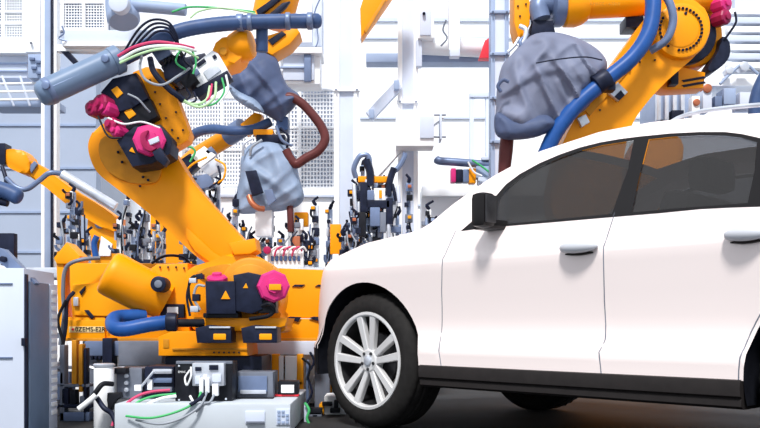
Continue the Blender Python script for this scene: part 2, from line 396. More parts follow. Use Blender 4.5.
bm = B(); bpx(bm, 366, 53, 492, 62, 9.0, .2); fin('shadow_beam', bm, PALE, t)  # beam under the pipe, its blue shadow put into the paint
bm = B(); bpx(bm, 416, 40, 422, 66, 8.75, .1); fin('hanger', bm, OFFW, t)
t = thing('wall_cabinet', 'small white cabinet with a dark lock above the pipe', 'cabinet', pt(426, 40, 8.7))
bm = B(); bpx(bm, 418, 3, 434, 38, 8.7, .2); fin('body', bm, WHITE, t)
bm = B(); bpx(bm, 420, 8, 431, 35, 8.68, .03); fin('door', bm, OFFW, t)
bm = B(); rpx(bm, (424, 13.5, 8.68), (424, 13.5, 8.64), 1.6, 10); fin('lock', bm, NAVY, t)
bm = B(); hose(bm, [(446, 20, 8.65), (443, 30, 8.65), (447, 38, 8.65), (441, 46, 8.65)], .9, 8); fin('cable', bm, GREYP, t)
t = thing('hanging_post', 'white hanging post crossing the horizontal pipe', 'post', pt(454, 58, 8.6))
bm = B(); bpx(bm, 449, -30, 460, 50, 8.55, .12); fin('post', bm, WHITE, t)
bm = B(); bpx(bm, 450, 48, 460, 56, 8.5, .1); fin('clamp', bm, OFFW, t)
t = thing('wall_frame', 'white doorway frame on the back wall left of the blue-grey column', 'frame', Vector((pt(478, 0, 11).x, 11, 0)))
for x0, x1, y0 in ((470, 474, 96), (486, 490, 96)):
    bm = B(); a = pt(x0, y0, 11); b = pt(x1, y0, 11); box(bm, (a.x, 11, 0), (b.x, 11.1, a.z), .005); fin('jamb', bm, OFFW, t)
bm = B(); bpx(bm, 470, 92, 490, 97, 10.98, .12); fin('head', bm, OFFW, t)
t = thing('long_bench', 'long white bench ledge behind the bonnet of the car', 'bench', Vector((pt(455, 0, 9.6).x, 9.5, 0)))
bm = B(); a = pt(422, 186, 9.3); b = pt(500, 196, 9.3); box(bm, (a.x, 9.3, b.z), (b.x + 3, 9.8, a.z), .01); fin('top', bm, WHITE, t)
bm = B(); box(bm, (a.x, 9.45, 0), (b.x + 3, 9.7, b.z)); fin('front_panel', bm, WHITE, t)
bm = B(); box(bm, (a.x, 9.42, b.z - .3), (b.x + 3, 9.45, b.z - .26)); fin('rail', bm, OFFW, t)
t = thing('louvre_panel', 'white horizontally slatted panel at the upper right edge', 'louvre', pt(745, 66, 10))
for i in range(7):
    bm = B(); bpx(bm, 728, 8 + i * 9, 790, 14 + i * 9, 10, .1); fin('slat', bm, WHITE if i % 2 == 0 else OFFW, t)
bm = B(); bpx(bm, 735, -20, 790, 72, 10.15, .1); fin('frame', bm, OFFW, t)
t = thing('conveyor', 'pale grey conveyor machinery behind the car roof rail', 'machine', Vector((pt(705, 0, 8.6).x, 8.7, 0)))
bm = B(); bpx(bm, 700, 78, 770, 86, 8.5, .5); fin('beam', bm, WHITE, t)
bm = B(); bpx(bm, 655, 92, 690, 122, 8.5, .5); fin('frame', bm, PALE, t)
for i in range(4):
    bm = B(); bpx(bm, 657 + i * 8, 88, 661 + i * 8, 120, 8.42, .06); fin('roller', bm, ALU, t)
bm = B(); a = pt(655, 120, 8.6); b = pt(770, 122, 8.6); box(bm, (a.x, 8.5, 0), (b.x, 9, a.z), .02); fin('bed', bm, OFFW, t)
for x0, y0, x1, y1, m in ((692, 96, 700, 118, WHITE), (703, 90, 712, 110, OFFW), (715, 96, 722, 106, STEEL), (724, 88, 736, 104, PALE), (740, 92, 756, 108, OFFW), (672, 110, 684, 120, NAVY)):
    bm = B(); bpx(bm, x0, y0, x1, y1, 8.4, .2); fin('bracket', bm, m, t)
for xx, yy, r in ((697, 102, 3.5), (708, 88, 4.5), (730, 70, 4), (745, 66, 5)):
    bm = B(); drum(bm, xx, yy, 8.38, r, .1, 14); fin('fitting', bm, COPPER if xx < 720 else ALU, t)
bm = B(); hose(bm, [(720, 84, 8.4), (730, 74, 8.4), (744, 64, 8.4), (758, 74, 8.4)], 1.5, 8); fin('hose', bm, PALE, t)
t = thing('hose_loop', 'thick dark blue hose end at the right edge above the roof rail', 'hose', pt(758, 118, 7.2))
bm = B(); hose(bm, [(775, 60, 7.2), (762, 82, 7.2), (756, 100, 7.2), (754, 125, 7.2)], 6.5, 12); fin('hose', bm, DKBLUE, t)
# ------------------------------------------------------------ the white car
TH = R(47); EU = Vector((-math.cos(TH), math.sin(TH), 0)); EL = Vector((math.sin(TH), math.cos(TH), 0))
W0 = pt(366, HY, 4.6); W0.z = 0
HW = 0.86; WB = -2.455
def CW(u, l, z): return W0 + EU * u + EL * l + Vector((0, 0, z))
def lerp_tab(tab, x):
    if x <= tab[0][0]: return tab[0][1]
    for (a, va), (b, vb) in zip(tab, tab[1:]):
        if x <= b: return va + (vb - va) * (x - a) / (b - a)
    return tab[-1][1]
OZ = [(.2, .06), (.24, .03), (.26, .010), (.356, .006), (.40, .004), (.445, 0), (.475, .018), (.51, .027), (.56, .029), (.65, .020), (.78, .002), (.86, -.010), (.882, -.010), (.90, .002), (.95, .022), (1.02, .052), (1.5, .292)]
ES = [(-3.6, 1.22), (-2.7, 1.26), (-2.4, 1.32), (-2.0, 1.373), (-1.75, 1.405), (-1.53, 1.424), (-1.28, 1.424), (-.955, 1.378), (-.713, 1.284), (-.517, 1.170), (-.40, 1.078), (-.33, 1.045), (-.2, 1.03), (.05, 1.005), (.29, .935), (.5, .885), (1.3, .85)]
AF = [(.2, .42), (.30, .48), (.62, .475), (.75, .385), (.82, .315), (.90, .20), (.98, .06), (1.05, .03)]
BL = [(-3.0, .04), (-1.2, .045), (-.75, .03), (-.45, .012), (-.2, .03), (.3, .04), (.6, .04)]
AR = [(.2, .55), (.5, .62), (.95, .60), (1.1, .48), (1.3, .28)]
def car_plan(s, z):
    o = lerp_tab(OZ, z)
    if s > .3:
        ph = min((s - .3) / .6, math.pi / 2); sn, cs = max(math.sin(ph), 0), max(math.cos(ph), 0)
        return .3 + lerp_tab(AF, z) * sn ** .87 - o * sn, HW * (1 - cs ** .80) + o * cs
    if s < -2.55:
        ph = min((-2.55 - s) / .6, math.pi / 2); sn, cs = max(math.sin(ph), 0), max(math.cos(ph), 0)
        return -2.55 - lerp_tab(AR, z) * sn ** .87 + o * sn, HW * (1 - cs ** .80) + o * cs
    return s, o
def car_pt(s, z, side=0, out=0.0):
    u, l = car_plan(s, z); l -= out
    if side: l = 2 * HW - l
    return CW(u, l, z)
def car_inv(x, y, out=0.0):              # photograph point -> (along, height) on the straight flank
    z = 1.0
    a = (x - CX) / F; b = (HY - y) / F
    for _ in range(20):
        l = lerp_tab(OZ, z) - out
        d = (l + W0.x * EL.x + W0.y * EL.y) / (a * EL.x + EL.y)
        z = 0.5 * z + 0.5 * (CH + b * d)
    return ((a * d - W0.x) * EU.x + (d - W0.y) * EU.y, z)
car = thing('car', 'white five-door car with dark tinted windows and black sills on the dark floor', 'car', CW(-1.25, HW, 0))
def arc(cu, cz, r, a0, a1, n): return [(cu + r * math.cos(R(a0 + (a1 - a0) * i / n)), cz + r * math.sin(R(a0 + (a1 - a0) * i / n))) for i in range(n + 1)]
AFc, ARc, ARr = (.030, .372), (WB, .36), .418
win_top = [car_inv(*p) for p in [(497, 195), (506, 184.5), (520, 174), (540, 163), (560, 154.5), (580, 147.5), (600, 142.5), (620, 139), (640, 136.5), (670, 133.5), (700, 132), (725, 132), (742, 134), (760, 138)]]
belt = [car_inv(*p) for p in [(760, 206.5), (730, 207.5), (700, 209), (660, 213), (630, 215.5), (600, 218), (560, 221.5), (530, 224), (500, 226.5), (488, 227.5)]]
DLO = win_top + [(-2.35, 1.235), (-2.58, 1.16), (-2.62, 1.07), (-2.4, 1.03)] + belt + [car_inv(461, 231), car_inv(472, 221.5)]
G1 = [car_inv(*p) for p in [(499, 199), (508, 188), (522, 177.5), (542, 166), (562, 157.5), (582, 150.5), (602, 145.5), (634, 140.5), (628, 170), (612, 214), (580, 217), (545, 220.5), (515, 223), (496, 224.5)]]
G2 = [car_inv(*p) for p in [(649, 139.5), (672, 137), (700, 135.5), (726, 136), (742, 138), (757, 142.5), (755, 170), (748, 203), (715, 205.5), (680, 208), (632, 212.5), (640, 175)]]
G3 = [(-2.10, 1.235), (-2.35, 1.20), (-2.54, 1.13), (-2.56, 1.07), (-2.4, 1.055), (-2.12, 1.05)]
DF = [(-.594, 1.02), (-.565, .88), (-.541, .73), (-.525, .55), (-.521, .486), (-.541, .357), (-1.436, .357), (-1.428, .448), (-1.443, .5), (-1.443, .66), (-1.457, .88), (-1.47, 1.025)]
DR = [(-1.476, 1.025), (-1.463, .88), (-1.449, .66), (-1.449, .5), (-1.434, .448), (-1.442, .357), (-2.03, .357)] + arc(*ARc, ARr + .02, 0, 38, 8) + [(-2.23, .75), (-2.24, .9), (-2.2, 1.02)]
SILLP = [(-.36, .24), (-.36, .357), (-2.1, .357), (-2.1, .24)]
CLF = [(.30, .24), (.30, .42), (.60, .43), (1.25, .43), (1.25, .24)]
CLR = [(-2.8, .24), (-2.8, .45), (-3.5, .45), (-3.5, .24)]
gaps = [[(DF[i], DF[i + 1]) for i in range(5)], [(DR[i], DR[i + 1]) for i in range(5)], [(DR[i], DR[i + 1]) for i in range(7, len(DR) - 1)]]
circF = arc(*AFc, ARr, 0, 360, 56)[:-1]; circR = arc(*ARc, ARr, 0, 360, 56)[:-1]
pts2 = []; edg = []
def addpoly(P, closed=True):
    k = len(pts2); n = len(P)
    for i, p in enumerate(P):
        q = P[(i + 1) % n]
        pts2.append(Vector(p))
    base = k
    for i in range(n if closed else n - 1): edg.append((base + i, base + (i + 1) % n))
def dense(P, st=.045, closed=True):
    out = []; n = len(P)
    for i in range(n if closed else n - 1):
        a = Vector(P[i]); b = Vector(P[(i + 1) % n]); k = max(1, int((b - a).length / st))
        for j in range(k): out.append(tuple(a + (b - a) * j / k))
    if not closed: out.append(tuple(P[-1]))
    return out
S0, S1 = -2.55 - .6 * math.pi / 2, .3 + .6 * math.pi / 2
ss = [S0 + (S1 - S0) * i / 130 for i in range(131)]
topline = [(s, lerp_tab(ES, s)) for s in ss]
addpoly(topline + [(S1, .6), (S1, .24)] + [(s, .24) for s in ss[::-1][1:-1]] + [(S0, .24), (S0, .6)])
for P in (DF, DR, SILLP, CLF, CLR, DLO, G1, G2, G3): addpoly(dense(P))
addpoly(circF); addpoly(circR)
for s in ss[1:-1]:
    for z in (.27, .30, .33, .356, .38, .41, .445, .46, .475, .49, .51, .535, .56, .60, .65, .70, .74, .78, .82, .86, .882, .90, .92, .95, .985, 1.02, 1.06, 1.1, 1.14, 1.18, 1.22, 1.26, 1.3, 1.34, 1.38):
        if z < lerp_tab(ES, s) - .012: pts2.append(Vector((s, z)))
V2, E2, F2, *_ = geometry.delaunay_2d_cdt(pts2, edg, [], 0, 1e-5)
def segd(p, a, b):
    a = Vector(a); b = Vector(b); ab = b - a; t = max(0, min(1, (p - a).dot(ab) / max(ab.length_squared, 1e-9))); return (p - a - ab * t).length
def classify(c):
    if c.y > lerp_tab(ES, c.x) or c.y < .2401 or (c.x > .25 and c.y < .285): return None
    if (c - Vector(AFc)).length < ARr or (c - Vector(ARc)).length < ARr: return None
    for k, P in (('g1', G1), ('g2', G2), ('g3', G3)):
        if inside(c, P): return k
    if inside(c, DLO): return 'frame'
    if inside(c, SILLP): return 'sill'
    if inside(c, CLF): return 'clf'
    if inside(c, CLR): return 'clr'
    if inside(c, DF): return 'df'
    if inside(c, DR): return 'dr'
    return 'body'
cls = {}
for f in F2:
    c = sum((V2[i] for i in f), Vector((0, 0))) / len(f); k = classify(c)
    if k: cls.setdefault(k, []).append(f)
def car_patch(keys, side, out=0.0):
    bm = B(); vm = {}
    for k in keys:
        for f in cls.get(k, []):
            for i in f:
                if i not in vm: vm[i] = bm.verts.new(car_pt(V2[i].x, V2[i].y, side, out))
            bm.faces.new([vm[i] for i in f])
    return bm
bm = car_patch(['body'], 0); b2 = car_patch(['body'], 1)
me_t = bpy.data.meshes.new('tmp'); b2.to_mesh(me_t); b2.free(); bm.from_mesh(me_t)
body = fin('body', bm, CARW, car, 55)
door_of = {}
for side in (0, 1):
    fd = fin('front_door', car_patch(['df'], side), CARW, car, 55)
    rd = fin('rear_door', car_patch(['dr'], side), CARW, car, 55)
    door_of[side] = (fd, rd)
    fr = fin('window_frame', car_patch(['frame'], side, .002), TRIM, car)
    fin('front_window', car_patch(['g1'], side, -.004), GLASS if side == 0 else GLASSD, car)
    fin('rear_window', car_patch(['g2'], side, -.004), GLASS if side == 0 else GLASSD, car)
    fin('quarter_window', car_patch(['g3'], side, -.004), GLASSD, car)
    # sill: shaped black cladding with a lower step
    bm = B()
    us = [-.40 - (2.03 - .40) * i / 24 for i in range(25)]
    prof = [(.03, .37), (-.004, .357), (-.008, .335), (-.006, .30), (.012, .292), (.004, .285), (.004, .262), (.03, .25), (.2, .25), (.2, .37)]
    rows = [[bm.verts.new(CW(u, (l if not side else 2 * HW - l), z)) for l, z in prof] for u in us]
    for a, b in zip(rows, rows[1:]):
        for k in range(len(prof)): bm.faces.new((a[k], a[(k + 1) % len(prof)], b[(k + 1) % len(prof)], b[k]))
    bm.faces.new(rows[0]); bm.faces.new(rows[-1][::-1])
    fin('sill', bm, CLAD, car)
    fin('bumper_cladding', car_patch(['clf'], side, .004), CLAD, car)
    fin('bumper_cladding', car_patch(['clr'], side, .004), CLAD, car)
    # dark seams along the door edges
    for g in gaps:
        bm = B(); path = []
        for a, b in g:
            for j in range(5):
                p = Vector(a) + (Vector(b) - Vector(a)) * j / 5; path.append(p)
        path.append(Vector(g[-1][1]))
        sweep(bm, [car_pt(p.x - .003, p.y, side, -.0005) for p in path], .0028, 6)
        fin('door_seam', bm, GREYP, car)
# upper shell: bonnet, windscreen, pillars, roof
bms = {k: B() for k in ('hood', 'windscreen', 'roof', 'added_glass_roof')}
NT = 20; grid = []
for s in ss:
    z = lerp_tab(ES, s); u, l = car_plan(s, z); row = []
    hood = s > -.40
    bl = lerp_tab(BL, s)
    for j in range(NT + 1):
        t = j / NT; w = 1 - abs(2 * t - 1) ** 2.4
        fw = 0.0
        if -1.05 < u < -.2: fw = .03 * w * math.sin(math.pi * max(0, min(1, (u + 1.05) / .85)))
        wid = (2 * HW - 2 * l)
        row.append((u + fw, CW(u + fw, l + wid * t, z + bl * w * min(1, wid / 0.6))))
    grid.append(row)
vm = {}
for i in range(len(ss) - 1):
    for j in range(NT):
        uc = (ss[i] + ss[i + 1]) / 2; t = (j + .5) / NT
        if uc > -.385: k = 'hood'
        elif -.93 < uc and .1 < t < .9: k = 'windscreen'
        elif -2.25 < uc < -1.0 and .2 < t < .8: k = 'added_glass_roof'
        else: k = 'roof'
        bm = bms[k]; vs = []
        for a, b in ((i, j), (i + 1, j), (i + 1, j + 1), (i, j + 1)):
            key = (k, a, b)
            if key not in vm: vm[key] = bm.verts.new(grid[a][b][1])
            vs.append(vm[key])
        try: bm.faces.new(vs)
        except ValueError: pass
for k in bms: bmesh.ops.remove_doubles(bms[k], verts=bms[k].verts[:], dist=.0005)
fin('hood', bms['hood'], CARW, car, 60); fin('roof', bms['roof'], CARW, car, 60)
fin('windscreen', bms['windscreen'], GLASSD, car, 60, 'dark windscreen'); fin('added_glass_roof', bms['added_glass_roof'], GLASSR, car, 60)  # glass part of the roof is unseen, added for the view through
# underbody, arch liners, interior
def cmerge(bm, q):
    for v in q.verts: v.co = CW(v.co.x, v.co.y, v.co.z)
    m = bpy.data.meshes.new('tmp'); q.to_mesh(m); q.free(); bm.from_mesh(m); bpy.data.meshes.remove(m)
def cbox(bm, u0, u1, l0, l1, z0, z1, bev=.02):
    q = B(); box(q, (u0, l0, z0), (u1, l1, z1), bev); cmerge(bm, q)
bm = B(); cbox(bm, -2.95, .62, .33, 2 * HW - .33, .25, .42); cbox(bm, -1.98, -.5, .06, 2 * HW - .06, .255, .36); cbox(bm, -1.98, -.5, .10, 2 * HW - .10, .36, .5)
fin('underbody', bm, CLAD, car)
for side in (0, 1):
    for c in (AFc, ARc):
        bm = B(); A = arc(c[0], c[1], ARr + .004, -13, 193, 36)
        f = lambda l: l if not side else 2 * HW - l
        r1 = [bm.verts.new(CW(a, f(.012 - lerp_tab(OZ, z) * 0 + max(0, lerp_tab(OZ, z))), z)) for a, z in A]; r2 = [bm.verts.new(CW(a, f(.34), z)) for a, z in A]
        for k in range(len(A) - 1): bm.faces.new((r1[k], r1[k + 1], r2[k + 1], r2[k]))
        bm.faces.new(r2)
        fin('wheel_arch_liner', bm, BLACK, car)
for l in (.22, .98):
    for u0, u1 in ((-1.55, -1.05), (-2.3, -1.85)):
        bm = B(); cbox(bm, u0, u1, l, l + .5, .45, .68, .05)
        q = B(); box(q, (u0 - .11, l + .02, .65), (u0 + .03, l + .48, 1.13), .05, Matrix.Rotation(R(-14), 3, 'Y')); cmerge(bm, q)
        st = fin('seat', bm, SEAT, car)
        bm = B(); cbox(bm, u0 - .20, u0 - .09, l + .12, l + .38, 1.13, 1.27, .04); fin('headrest', bm, SEAT, st)
bm = B(); cbox(bm, -.75, -.42, .16, 2 * HW - .16, .6, .99, .06)
fin('dashboard', bm, SEAT, car)
bm = B(); q = B(); lathe(q, (-.93, 1.25, .90), (1, 0, -.45), [(0, .17), (.012, .19), (.024, .17)], 24); cmerge(bm, q)
fin('steering_wheel', bm, SEAT, car)
# handles
for side in (0, 1):
    for door, (pa, pb) in zip(door_of[side], (((561, 246.5), (597, 244.5)), ((726, 231.5), (768, 229)))):
        a = car_inv(*pa, .02); b = car_inv(*pb, .02); n = 14; bm = B()
        f = lambda l: l if not side else 2 * HW - l
        P = []; RR = []
        for i in range(n + 1):
            t = i / n; s = a[0] + (b[0] - a[0]) * t; z = .888
            P.append(CW(s, f(lerp_tab(OZ, z) - .012 - .022 * math.sin(math.pi * t) ** .6), z - .002)); RR.append(.008 + .019 * math.sin(math.pi * t) ** .5)
        sweep(bm, P, RR, 10)
        fin('door_handle', bm, HANDLE, door)
        bm = B(); P = [CW(a[0] + (b[0] - a[0]) * (.12 + .76 * i / 8), f(lerp_tab(OZ, .862) - .010), .860) for i in range(9)]
        sweep(bm, P, [.003 + .006 * math.sin(math.pi * i / 8) for i in range(9)], 8)
        fin('handle_recess_shade', bm, CLAD, door)  # dark bar stands for the shade below the handle
    # mirror
    bm = B(); f = lambda l: l if not side else 2 * HW - l
    def mb(u0, u1, l0, l1, z0, z1, bev, tap=1.0):
        q = B(); box(q, (u0, min(f(l0), f(l1)), z0), (u1, max(f(l0), f(l1)), z1), bev); cmerge(bm, q)
    mb(-.935, -.85, -.135, -.045, 1.0, 1.16, .03)
    mb(-.91, -.80, -.06, .07, 1.0, 1.045, .012)
    mi = fin('wing_mirror', bm, TRIM, car)
    bm = B(); mb(-.940, -.932, -.125, -.055, 1.02, 1.145, .004); fin('mirror_glass', bm, DISC, mi)
    # roof rail
    bm = B()
    pr = [(-1.60, -.01), (-1.64, .006), (-1.72, .02), (-1.85, .027), (-2.0, .029), (-2.2, .027), (-2.36, .014), (-2.42, -.01)]
    P = []
    for u, h in pr:
        z = lerp_tab(ES, u); P.append(CW(u, f(lerp_tab(OZ, z) + .045), z + .012 + h))
    sweep(bm, spline(P, 5), .009, 8)
    fin('roof_rail', bm, ALU, car)
    # front lamps and grille
    bm = B(); S = [.72 + .05 * i for i in range(7)]
    rows = [[bm.verts.new(car_pt(s, z, side, 0) + EU * .008) for z in (.70, .76, .82, .85)] for s in S]
    for a, b in zip(rows, rows[1:]):
        for k in range(3): bm.faces.new((a[k], a[k + 1], b[k + 1], b[k]))
    fin('headlamp', bm, PANE, car)
bm = B()
for zz in (.56, .60, .64, .68):
    P = [car_pt(.98 + .26 * i / 6, zz, 0) + EU * .006 for i in range(7)]; Q = [car_pt(.98 + .26 * i / 6, zz, 1) + EU * .006 for i in range(7)]
    sweep(bm, P + Q[::-1][1:], .011, 6)
fin('grille', bm, CLAD, car)
# wheels
def wheel(u, near=True):
    zc = .367; sgn = 1 if near else -1
    f = lambda l: l if near else 2 * HW - l
    c = CW(u + .020, f(.012), zc); ax = EL * sgn
    def wp(r, ang, l): return c + ax * l + EU * (r * math.cos(R(ang))) + Vector((0, 0, r * math.sin(R(ang))))
    bm = B(); seg = 90
    prof = [(.02, 0.2620), (.006, 0.2680), (.0, 0.2850), (.004, 0.3225), (.020, 0.3475), (.032, 0.3595), (.045, 0.3645), (.055, 0.3585), (.060, 0.3585), (.065, 0.3655), (.10, 0.3670), (.105, 0.3595), (.112, 0.3595), (.118, 0.3670), (.155, 0.3655), (.160, 0.3585), (.166, 0.3585), (.172, 0.3645), (.225, 0.3645), (.238, 0.3595), (.25, 0.3475), (.265, 0.3225), (.27, 0.2800), (.255, 0.2620)]
    rings = [[bm.verts.new(wp(r * (1 - (.016 if (j in (4, 5, 6, 9, 10, 16, 17, 20, 21) and k % 2) else 0)), k * 360 / seg, l)) for k in range(seg)] for j, (l, r) in enumerate(prof)]
    for a, b in zip(rings, rings[1:] + rings[:1]):
        for k in range(seg): bm.faces.new((a[k], a[(k + 1) % seg], b[(k + 1) % seg], b[k]))
    # rim as the wheel itself: barrel, lip and five split spokes
    rb = B(); seg = 48
    prof = [(.012, .266), (.004, .263), (.003, .250), (.008, .243), (.03, .240), (.034, .262)]
    rings = [[rb.verts.new(wp(r, k * 360 / seg, l)) for k in range(seg)] for l, r in prof]
    for a, b in zip(rings, rings[1:] + rings[:1]):
        for k in range(seg): rb.faces.new((a[k], a[(k + 1) % seg], b[(k + 1) % seg], b[k]))
    for q in range(5):
        a0 = 88 + 72 * q
        for s in (-1, 1):
            secs = []
            for t in (0, .35, .7, 1):
                r = .045 + (.247 - .045) * t; ang = a0 + s * math.degrees(math.asin((.0165 + .038 * t) / r))
                hw = (.016 + .007 * t); lf = .026 - .018 * t; th = .03
                da = math.degrees(hw / r)
                secs.append([rb.verts.new(wp(r, ang - da, lf + .006)), rb.verts.new(wp(r, ang - da * .82, lf)), rb.verts.new(wp(r, ang + da * .82, lf)), rb.verts.new(wp(r, ang + da, lf + .006)), rb.verts.new(wp(r, ang + da, lf + th)), rb.verts.new(wp(r, ang - da, lf + th))])
            for a, b in zip(secs, secs[1:]):
                for k in range(6): rb.faces.new((a[k], a[(k + 1) % 6], b[(k + 1) % 6], b[k]))
            rb.faces.new(secs[0]); rb.faces.new(secs[-1][::-1])
    lathe(rb, c + ax * .02, ax, [(0, .055), (.006, .066), (.05, .07)], 30)
    w = fin('wheel', rb, RIM, car, 25)
    rbm = B(); rings = [[rbm.verts.new(wp(r, k * 360 / seg, l)) for k in range(seg)] for l, r in [(.03, .239), (.19, .225), (.19, .26), (.04, .26)]]
    for a, b in zip(rings, rings[1:] + rings[:1]):
        for k in range(seg): rbm.faces.new((a[k], a[(k + 1) % seg], b[(k + 1) % seg], b[k]))
    fin('rim_barrel', rbm, DISC, w)
    fin('tyre', bm, TYRE, w, 40)
    bm = B(); lathe(bm, c + ax * .010, ax, [(0, .022), (.004, .028), (.012, .03)], 24); fin('hub_cap', bm, ALU, w)
    bm = B(); lathe(bm, c + ax * .085, ax, [(0, .15), (.004, .155), (.02, .155)], 40); lathe(bm, c + ax * .07, ax, [(0, .06), (.1, .09)], 24)
    fin('brake_disc', bm, DISC, w)
    for q in range(5):
        bm = B(); p = wp(.046, 88 + 36 + 72 * q, .012); lathe(bm, p, ax, [(0, .007), (.003, .009), (.016, .009)], 10); fin('lug_nut', bm, DISC, w)
for u in (0, WB):
    for near in (True, False): wheel(u, near)
# ------------------------------------------------------------ main robot on the white plinth
def octcap(name, x, y, d, r, parent, m=PINK, axis=(.35, -1, .1), depth=.10, seg=8):
    c = pt(x, y, d); rr = px(r, d); bm = B()
    lathe(bm, c, axis, [(-depth, rr * .9), (-depth * .8, rr), (-.01, rr), (0, rr * .86), (.004, rr * .5), (.018, rr * .46), (.02, rr * .3)], seg)
    return fin(name, bm, m, parent, 25)
rb = thing('welding_robot', 'large orange robot arm on the white plinth left of the car', 'robot', Vector((-1.0, 5.3, .155)))
bm = B(); a = pt(165, 356, 5.0); b = pt(262, 356, 5.0); box(bm, (a.x, 5.0, .155), (b.x, 5.38, a.z), .01); fin('pedestal', bm, NAVY, rb)
bm = B(); prism(bm, [(158, 337), (172, 331), (246, 331), (248, 356), (158, 356)], 4.95, .42); base = fin('base', bm, ORANGE, rb)
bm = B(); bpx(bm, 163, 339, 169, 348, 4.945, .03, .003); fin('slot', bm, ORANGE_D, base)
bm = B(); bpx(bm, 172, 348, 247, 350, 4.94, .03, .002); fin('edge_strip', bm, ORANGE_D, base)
for i in range(6):
    bm = B(); rpx(bm, (214 + i * 5, 352.5, 4.95), (214 + i * 5, 352.5, 4.93), 1.0, 8); fin('bolt', bm, NAVY, base)
bm = B(); prism(bm, smoothpoly([(186, 318), (185, 292), (187, 270), (208, 262), (232, 253), (254, 255), (270, 264), (279, 280), (281, 300), (277, 314), (282, 319), (286, 326), (280, 333), (240, 333), (200, 333)], 3), 5.02, .4, .03); car1 = fin('rotating_column', bm, ORANGE, rb)
bm = B(); prism(bm, [(192, 317), (288, 318), (285, 326), (270, 331), (196, 331)], 4.90, .4, .012); fin('lower_lip', bm, ORANGE, car1)
bm = B(); drum(bm, 250, 288, 4.985, 31, .1, 36, .1); drum(bm, 250, 288, 4.975, 24, .03, 36, .05); fin('shoulder_ring', bm, ORANGE_D, car1)  # recess shade painted as a darker orange ring
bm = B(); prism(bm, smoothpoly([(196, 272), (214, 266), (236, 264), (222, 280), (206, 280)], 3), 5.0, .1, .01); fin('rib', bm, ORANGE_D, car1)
# balance cylinder and its housing
bm = B(); A = pt(106, 271, 4.98); C_ = pt(166, 302, 5.08); ax = (C_ - A); L = ax.length; r = px(23, 5)
lathe(bm, A, ax, [(0, r * .8), (.008, r * .9), (.02, r * .97), (.05, r), (L * .62, r * .98), (L * .8, r * .9), (L, r * .8)], 32); cyl = fin('balance_cylinder', bm, ORANGE, rb)
bm = B(); lathe(bm, A - ax.normalized() * .006, ax, [(0, r * .5), (.004, r * .58), (.02, r * .58)], 28); fin('end_cap', bm, ORANGE_D, cyl)
bm = B(); drum(bm, 158, 284, 4.84, 8, .12, 20); fin('pivot_cap', bm, NAVY, cyl, None, 'round dark pivot cap')
bm = B(); drum(bm, 158, 284, 4.832, 4, .02, 16); fin('pivot_bolt', bm, GREYP, cyl)
bm = B(); prism(bm, [(140, 276), (156, 264), (188, 263), (190, 332), (160, 330), (150, 316)], 5.06, .3, .02); hs = fin('cylinder_housing', bm, ORANGE, rb)
for xx, yy in ((160, 267), (168, 267), (176, 267), (184, 268)):
    bm = B(); rpx(bm, (xx, yy, 5.06), (xx, yy, 5.045), 1, 8); fin('bolt', bm, NAVY, hs)
bm = B(); bpx(bm, 160, 304, 184, 318, 5.02, .05); fin('nameplate', bm, NAVY, hs, None, 'dark name plate with white patch')
bm = B(); bpx(bm, 167, 307, 178, 314, 5.012, .01, .001); fin('sticker', bm, WCABLE, hs)
# drive motors at the shoulder
bm = B(); prism(bm, [(233, 275), (248, 272), (262, 275), (263, 309), (252, 314), (235, 311)], 4.83, .18, .012); mo = fin('motor', bm, NAVY, rb)
octcap('motor_cap', 274, 286, 4.80, 16.5, mo, axis=(.28, -1, .05), depth=.13)
bm = B(); bpx(bm, 269, 284, 281, 290, 4.772, .012, .002); fin('warning_sticker', bm, YELLOW, mo)
bm = B(); prism(bm, [(243, 288), (246, 283), (248, 288)], 4.825, .01, 0); fin('warning_sticker', bm, YELLOW, mo)
bm = B(); hose(bm, [(262, 306, 4.8), (270, 304, 4.76), (274, 310, 4.78), (268, 316, 4.8), (250, 319, 4.85)], 2.0, 8); fin('cable', bm, BLACK, mo)
bm = B(); bpx(bm, 258, 300, 276, 313, 4.84, .12); fin('connector', bm, BLACK, mo)
bm = B(); prism(bm, [(205, 281), (235, 281), (236, 314), (206, 314)], 4.82, .22, .01); mo2 = fin('motor', bm, NAVY, rb)
bm = B(); prism(bm, [(221, 299), (225.5, 290.5), (230, 299)], 4.812, .012, .001); fin('warning_sticker', bm, ORANGE, mo2)
octcap('motor_cap', 217, 276, 4.93, 10.5, mo2, axis=(0, -.3, 1), depth=.05)
bm = B(); bpx(bm, 203, 313, 238, 318, 4.85, .2); fin('motor_foot', bm, BLACK, mo2)
for k, P in enumerate(([(204, 278, 4.85), (194, 276, 4.85), (189, 284, 4.85), (190, 300, 4.85), (196, 312, 4.85)], [(205, 286, 4.84), (197, 286, 4.84), (194, 298, 4.84), (200, 310, 4.84)], [(202, 274, 4.88), (192, 279, 4.9), (187, 296, 4.9), (190, 316, 4.9)])):
    bm = B(); hose(bm, P, 1.3, 8); fin('cable', bm, (BLACK, GCABLE, NAVY)[k], rb)
for x0, y0, x1, y1 in ((189, 278, 196, 283), (192, 294, 199, 301), (196, 274, 203, 279), (190, 306, 198, 312)):
    bm = B(); bpx(bm, x0, y0, x1, y1, 4.83, .05, .003); fin('connector', bm, ALU if x0 < 192 else NAVY, rb)
